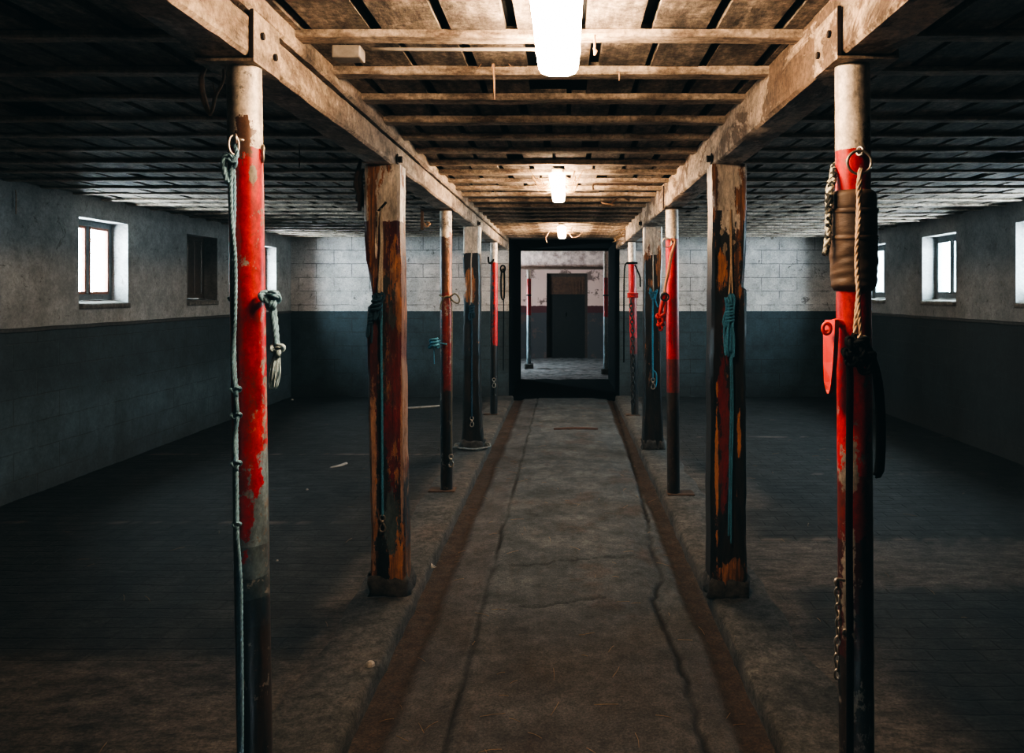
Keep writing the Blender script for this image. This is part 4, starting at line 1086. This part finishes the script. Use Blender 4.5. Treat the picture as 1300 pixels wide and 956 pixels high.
web('dark cobweb clump at the left of the near left timber post head', [
    ([Vector((-1.03, 3.98, BZ + .05)), P(455, 215, 3.98), P(452, 235, 3.98), P(457, 250, 3.98), P(456, 268, 3.98)], .012), ([P(461, 214, 3.98), P(458, 230, 3.98), P(460, 262, 3.98)], .010), ([P(461, 240, 3.98), P(455, 246, 3.98), P(453, 256, 3.98)], .008)], 'dust')
web('cobweb hanging by the bracket of the slim left pole', [([Vector((-1.09, 6.0, BZ - .13)), P(538, 283, 6.0), P(541, 288, 6.0), P(546, 284, 6.0), P(541, 282, 6.0)], .009)], 'cobweb')
web('thin cobweb thread before the passage left of the farthest lamp', [([Vector((-.20, 10.02, JZ)), P(694, 300, 9.9), P(693, 304, 9.9), P(694.5, 308, 9.9)], .006)])
web('curved cobweb thread right of the farthest lamp', [([Vector((.03, 10.02, JZ)), P(726, 301, 9.9), P(732, 301, 9.9), P(738, 297, 9.9), Vector((.22, 10.02, JZ))], .005)])
web('thin cobweb thread hanging in the left bay right of the near pole head', [([Vector((-1.42, 4.2, JZ + .004)), P(380, 184, 4.2), P(380.5, 200, 4.2), P(380, 213, 4.2)], .003)], 'dust')
web('pale cobweb thread down the left wall at the edge of the picture', [([Vector((-3.995, 5.72, EYE + .75)), P(17, 250, 5.72) + Vector((.02, 0, 0)), P(15, 272, 5.72) + Vector((.03, 0, 0))], .004)])
web('loose straw wisp on the ceiling right of the middle lamp', [([Vector((.38, 6.82, JZ + .004)), P(764, 257, 6.5), P(775, 259, 6.5), P(782, 253, 6.6), P(789, 250, 6.7), Vector((.55, 6.8, JZ))], .006), ([P(775, 259, 6.5), P(780, 262, 6.5)], .004)])
def tuft(label, xc, y, n, w, sd, zt):
    rnd = random.Random(sd); bm = BM()
    for k in range(n):
        s = rnd.choice((-1, 1)); yy = y + rnd.uniform(-.35, .35)
        a = Vector((xc + s * .055, yy, zt + rnd.uniform(-.02, .015)))
        L = rnd.uniform(.4, 1) * w
        b = a + Vector((s * L * .6, rnd.uniform(-.03, .03), -rnd.uniform(.0, .03))); c = a + Vector((s * L, rnd.uniform(-.04, .04), JZ - a.z + .01))
        tube(bm, smooth_path([a, b, c], .02), .0026, 4)
    tagf('straw_tuft', bm, M['straw'], label, 'straw')['kind'] = 'stuff'
tuft('wisps of straw sticking out round the middle lamp', -.053, 5.45, 26, .13, 1, EYE + .745)
tuft('wisps of straw sticking out round the farthest lamp', -.045, 9.45, 10, .12, 2, EYE + .745)
rnd = random.Random(12); bm = BM()
for k in range(16):
    a = Vector((.735, 9.9 + rnd.uniform(-.3, .3), BZ + rnd.uniform(.02, .18))); d = Vector((-rnd.uniform(.05, .16), rnd.uniform(-.08, .08), rnd.uniform(-.10, .02)))
    tube(bm, smooth_path([a + Vector((.006, 0, 0)), a + d * .5 + Vector((0, 0, .015)), a + d], .03), .004, 4)
tagf('straw_tuft', bm, M['straw'], 'straw sticking out of the right beam beside the farthest lamp', 'straw')['kind'] = 'stuff'
# straw lying about (nobody could count it)
bm = BM(); rnd = random.Random(5)
for k in range(170):
    s = rnd.random(); x = rnd.uniform(-.7, .68) if s < .55 else rnd.choice((-1, 1)) * rnd.uniform(.8, 3.2); y = 2.6 + rnd.random() ** 1.5 * 8
    z = (aisle(x, y)[0] + .003) if abs(x) < .72 else (KT + .005 if abs(x) < 1.0 else .056)
    a = rnd.uniform(0, 6.28); L = rnd.uniform(.012, .05) ; b = rnd.uniform(-.02, .02)
    d = Vector((math.cos(a), math.sin(a), 0)) * L; q = Vector((-d.y, d.x, 0)) * .10 * rnd.uniform(-1, 1)
    tube(bm, smooth_path([Vector((x, y, z)) - d, Vector((x, y, z + .003)) + q, Vector((x, y, z + .001)) + d], .03), .0009, 4)
o = finish('straw', bm, M['straw'], None); tag(o, 'loose straw stalks scattered over the floor', 'straw', kind='stuff')
# fluff by the left kerb, brick patch in the aisle, pale strip and chips in the left stall
bm = BM(); rnd = random.Random(2); c = P(546, 724, 4.43); c.z = .012
for k in range(26):
    a = rnd.uniform(0, 6.28); e = rnd.uniform(0, 1.3); L = rnd.uniform(.015, .04)
    tube(bm, [c, c + Vector((math.cos(a) * math.cos(e), math.sin(a) * math.cos(e), math.sin(e))) * L * .6, c + Vector((math.cos(a + .4) * math.cos(e), math.sin(a + .4) * math.cos(e), math.sin(e) * .8)) * L], lambda t: .005 * (1 - .8 * t), 5)
tagf('feather_fluff', bm, M['fluff'], 'white tuft of fluff lying in the left gutter by the kerb', 'fluff')
def rag(name, pts, w, mat, label, cat, h=.012):
    bm = BM(); path = smooth_path(pts, .03); rings = []
    for i, p in enumerate(path):
        t = (path[min(i + 1, len(path) - 1)] - path[max(i - 1, 0)]).normalized(); s = Vector((-t.y, t.x, 0)).normalized()
        k = math.sin(math.pi * min(1, max(0, (i + .4) / (len(path) - .2)))) ** .5; q = w * k * (1 + .5 * nz(i * .7, w, 2))
        rings.append([p - s * q, p - s * q * .5 + Vector((0, 0, h * (1 + nz(i, 1, 1)))), p + s * q * .5 + Vector((0, 0, h)), p + s * q])
    loft(bm, rings); tagf(name, bm, mat, label, cat)
def onf(px, py, z):
    Y = (EYE - z) / (py - 372) * FP; return Vector(((px - 718) * Y / FP, Y, z))
M['brickdust'] = simple('crushed_brick', (.07, .03, .018), .9, 0, .5, 30, .8, .01)
M['paper'] = simple('pale_scrap', (.34, .32, .29), .9, 0, .4, 30)
rag('brick_rubble', [onf(703, 546, .008), onf(722, 545, .008), onf(742, 545, .008), onf(759, 546, .008)], .05, M['brickdust'], 'low heap of crushed red brick across the aisle near the passage', 'rubble', .022)
rag('torn_sacking', [onf(512, 519, .046), onf(530, 518, .046), onf(546, 517, .046), onf(558, 516, .046)], .03, M['paper'], 'pale torn strip on the left stall floor by the end wall', 'scrap', .02)
rag('torn_sacking', [onf(420, 594, .046), onf(432, 591, .046), onf(440, 588, .046)], .03, M['paper'], 'small pale scrap on the left stall floor between the first two left posts', 'scrap', .008)
bm = BM()
for k in range(6):
    x, y = -.80 + k * .012 + rnd.uniform(-.05, .05), 3.1 + k * .09; 
rnd = random.Random(8)
for i, (px, py, s) in enumerate(((390, 622, .012), (371, 508, .02), (352, 712, .008), (470, 845, .02))):
    p = onf(px, py, KT if i == 3 else .046); bm = BM(); n = 7; rings = []
    for z, k in ((-.002, 1), (.5, .9), (.9, .45)):
        rings.append([(p.x + math.cos(2 * math.pi * j / n) * s * k * (1 + .3 * nz(j, i, z)), p.y + math.sin(2 * math.pi * j / n) * s * k * (1 + .3 * nz(i, j, z)), p.z + max(0, z) * s) for j in range(n)])
    loft(bm, rings)
    tagf('stone_chip', bm, M['paper'], ['tiny white chip on the left stall floor right of the near pole', 'pale crumb of stone by the left end of the end wall', 'tiny chip low on the left stall floor beside the near pole', 'crumb of concrete on the left kerb edge at the bottom'][i], 'stone chip', False)

# ================================================================== LIGHT, CAMERA
w = bpy.data.worlds.new('overcast_sky'); bpy.context.scene.world = w; w.use_nodes = True
nt = w.node_tree; nt.nodes.clear()
ou = nt.nodes.new('ShaderNodeOutputWorld'); bg = nt.nodes.new('ShaderNodeBackground')
tc = nt.nodes.new('ShaderNodeTexCoord'); sx = nt.nodes.new('ShaderNodeSeparateXYZ'); rp = nt.nodes.new('ShaderNodeValToRGB')
nt.links.new(tc.outputs['Generated'], sx.inputs[0]); nt.links.new(sx.outputs['Z'], rp.inputs[0])
rp.color_ramp.elements[0].position = 0.0; rp.color_ramp.elements[0].color = (.80, .92, 1.0, 1)
e1 = rp.color_ramp.elements.new(.03); e1.color = (.66, .80, .87, 1)
rp.color_ramp.elements[2].position = .5; rp.color_ramp.elements[2].color = (.76, .92, 1.0, 1)
nt.links.new(rp.outputs[0], bg.inputs[0]); nt.links.new(bg.outputs[0], ou.inputs[0]); bg.inputs[1].default_value = 58.0
def portal(x, y, z, sy, sz, d):
    l = bpy.data.lights.new('window_portal', 'AREA'); l.shape = 'RECTANGLE'; l.size = sy; l.size_y = sz; l.cycles.is_portal = True
    o = bpy.data.objects.new('window_portal', l); C.objects.link(o); o.location = (x, y, z); o.rotation_euler = (math.pi / 2, 0, math.pi / 2 * (1 if d > 0 else -1))
    o.rotation_euler = Vector((d, 0, 0)).to_track_quat('-Z', 'Y').to_euler()
for i, (a, b) in enumerate(LW):
    if i != 1: portal(XL - WT - .02, (a + b) / 2, (WZ0 + WZ1) / 2, b - a, WZ1 - WZ0, 1)
for a, b in RW: portal(XR + WT + .02, (a + b) / 2, (WZ0 + WZ1) / 2, b - a, WZ1 - WZ0, -1)
portal(-2.62, 16.525, 1.375, .65, .95, 1)  # serves the unseen opening added to light the far room

cam = bpy.data.cameras.new('camera'); co = bpy.data.objects.new('camera', cam); C.objects.link(co)
co.location = (0, 0, EYE); co.rotation_euler = (math.pi / 2, 0, 0)
cam.sensor_width = 36; cam.lens = 36 * FP / 1300; cam.shift_x = (650 - 718) / 1300; cam.shift_y = -(478 - 372) / 1300
cam.clip_start = .05
sc = bpy.context.scene; sc.camera = co
sc.view_settings.view_transform = 'AgX'; sc.view_settings.look = 'AgX - High Contrast'
sc.view_settings.exposure = 0.75
sc.view_settings.use_curve_mapping = True        # a plain grade: faintly teal blacks
cm = sc.view_settings.curve_mapping
for k, lift in enumerate((.0034, .0066, .0074)):
    cm.curves[k].points[0].location = (0.0, lift)
cm.update()
sc.cycles.use_denoising = True
sc.cycles.max_bounces = 8; sc.cycles.diffuse_bounces = 4; sc.cycles.transparent_max_bounces = 8
sc.cycles.sample_clamp_indirect = 6.0
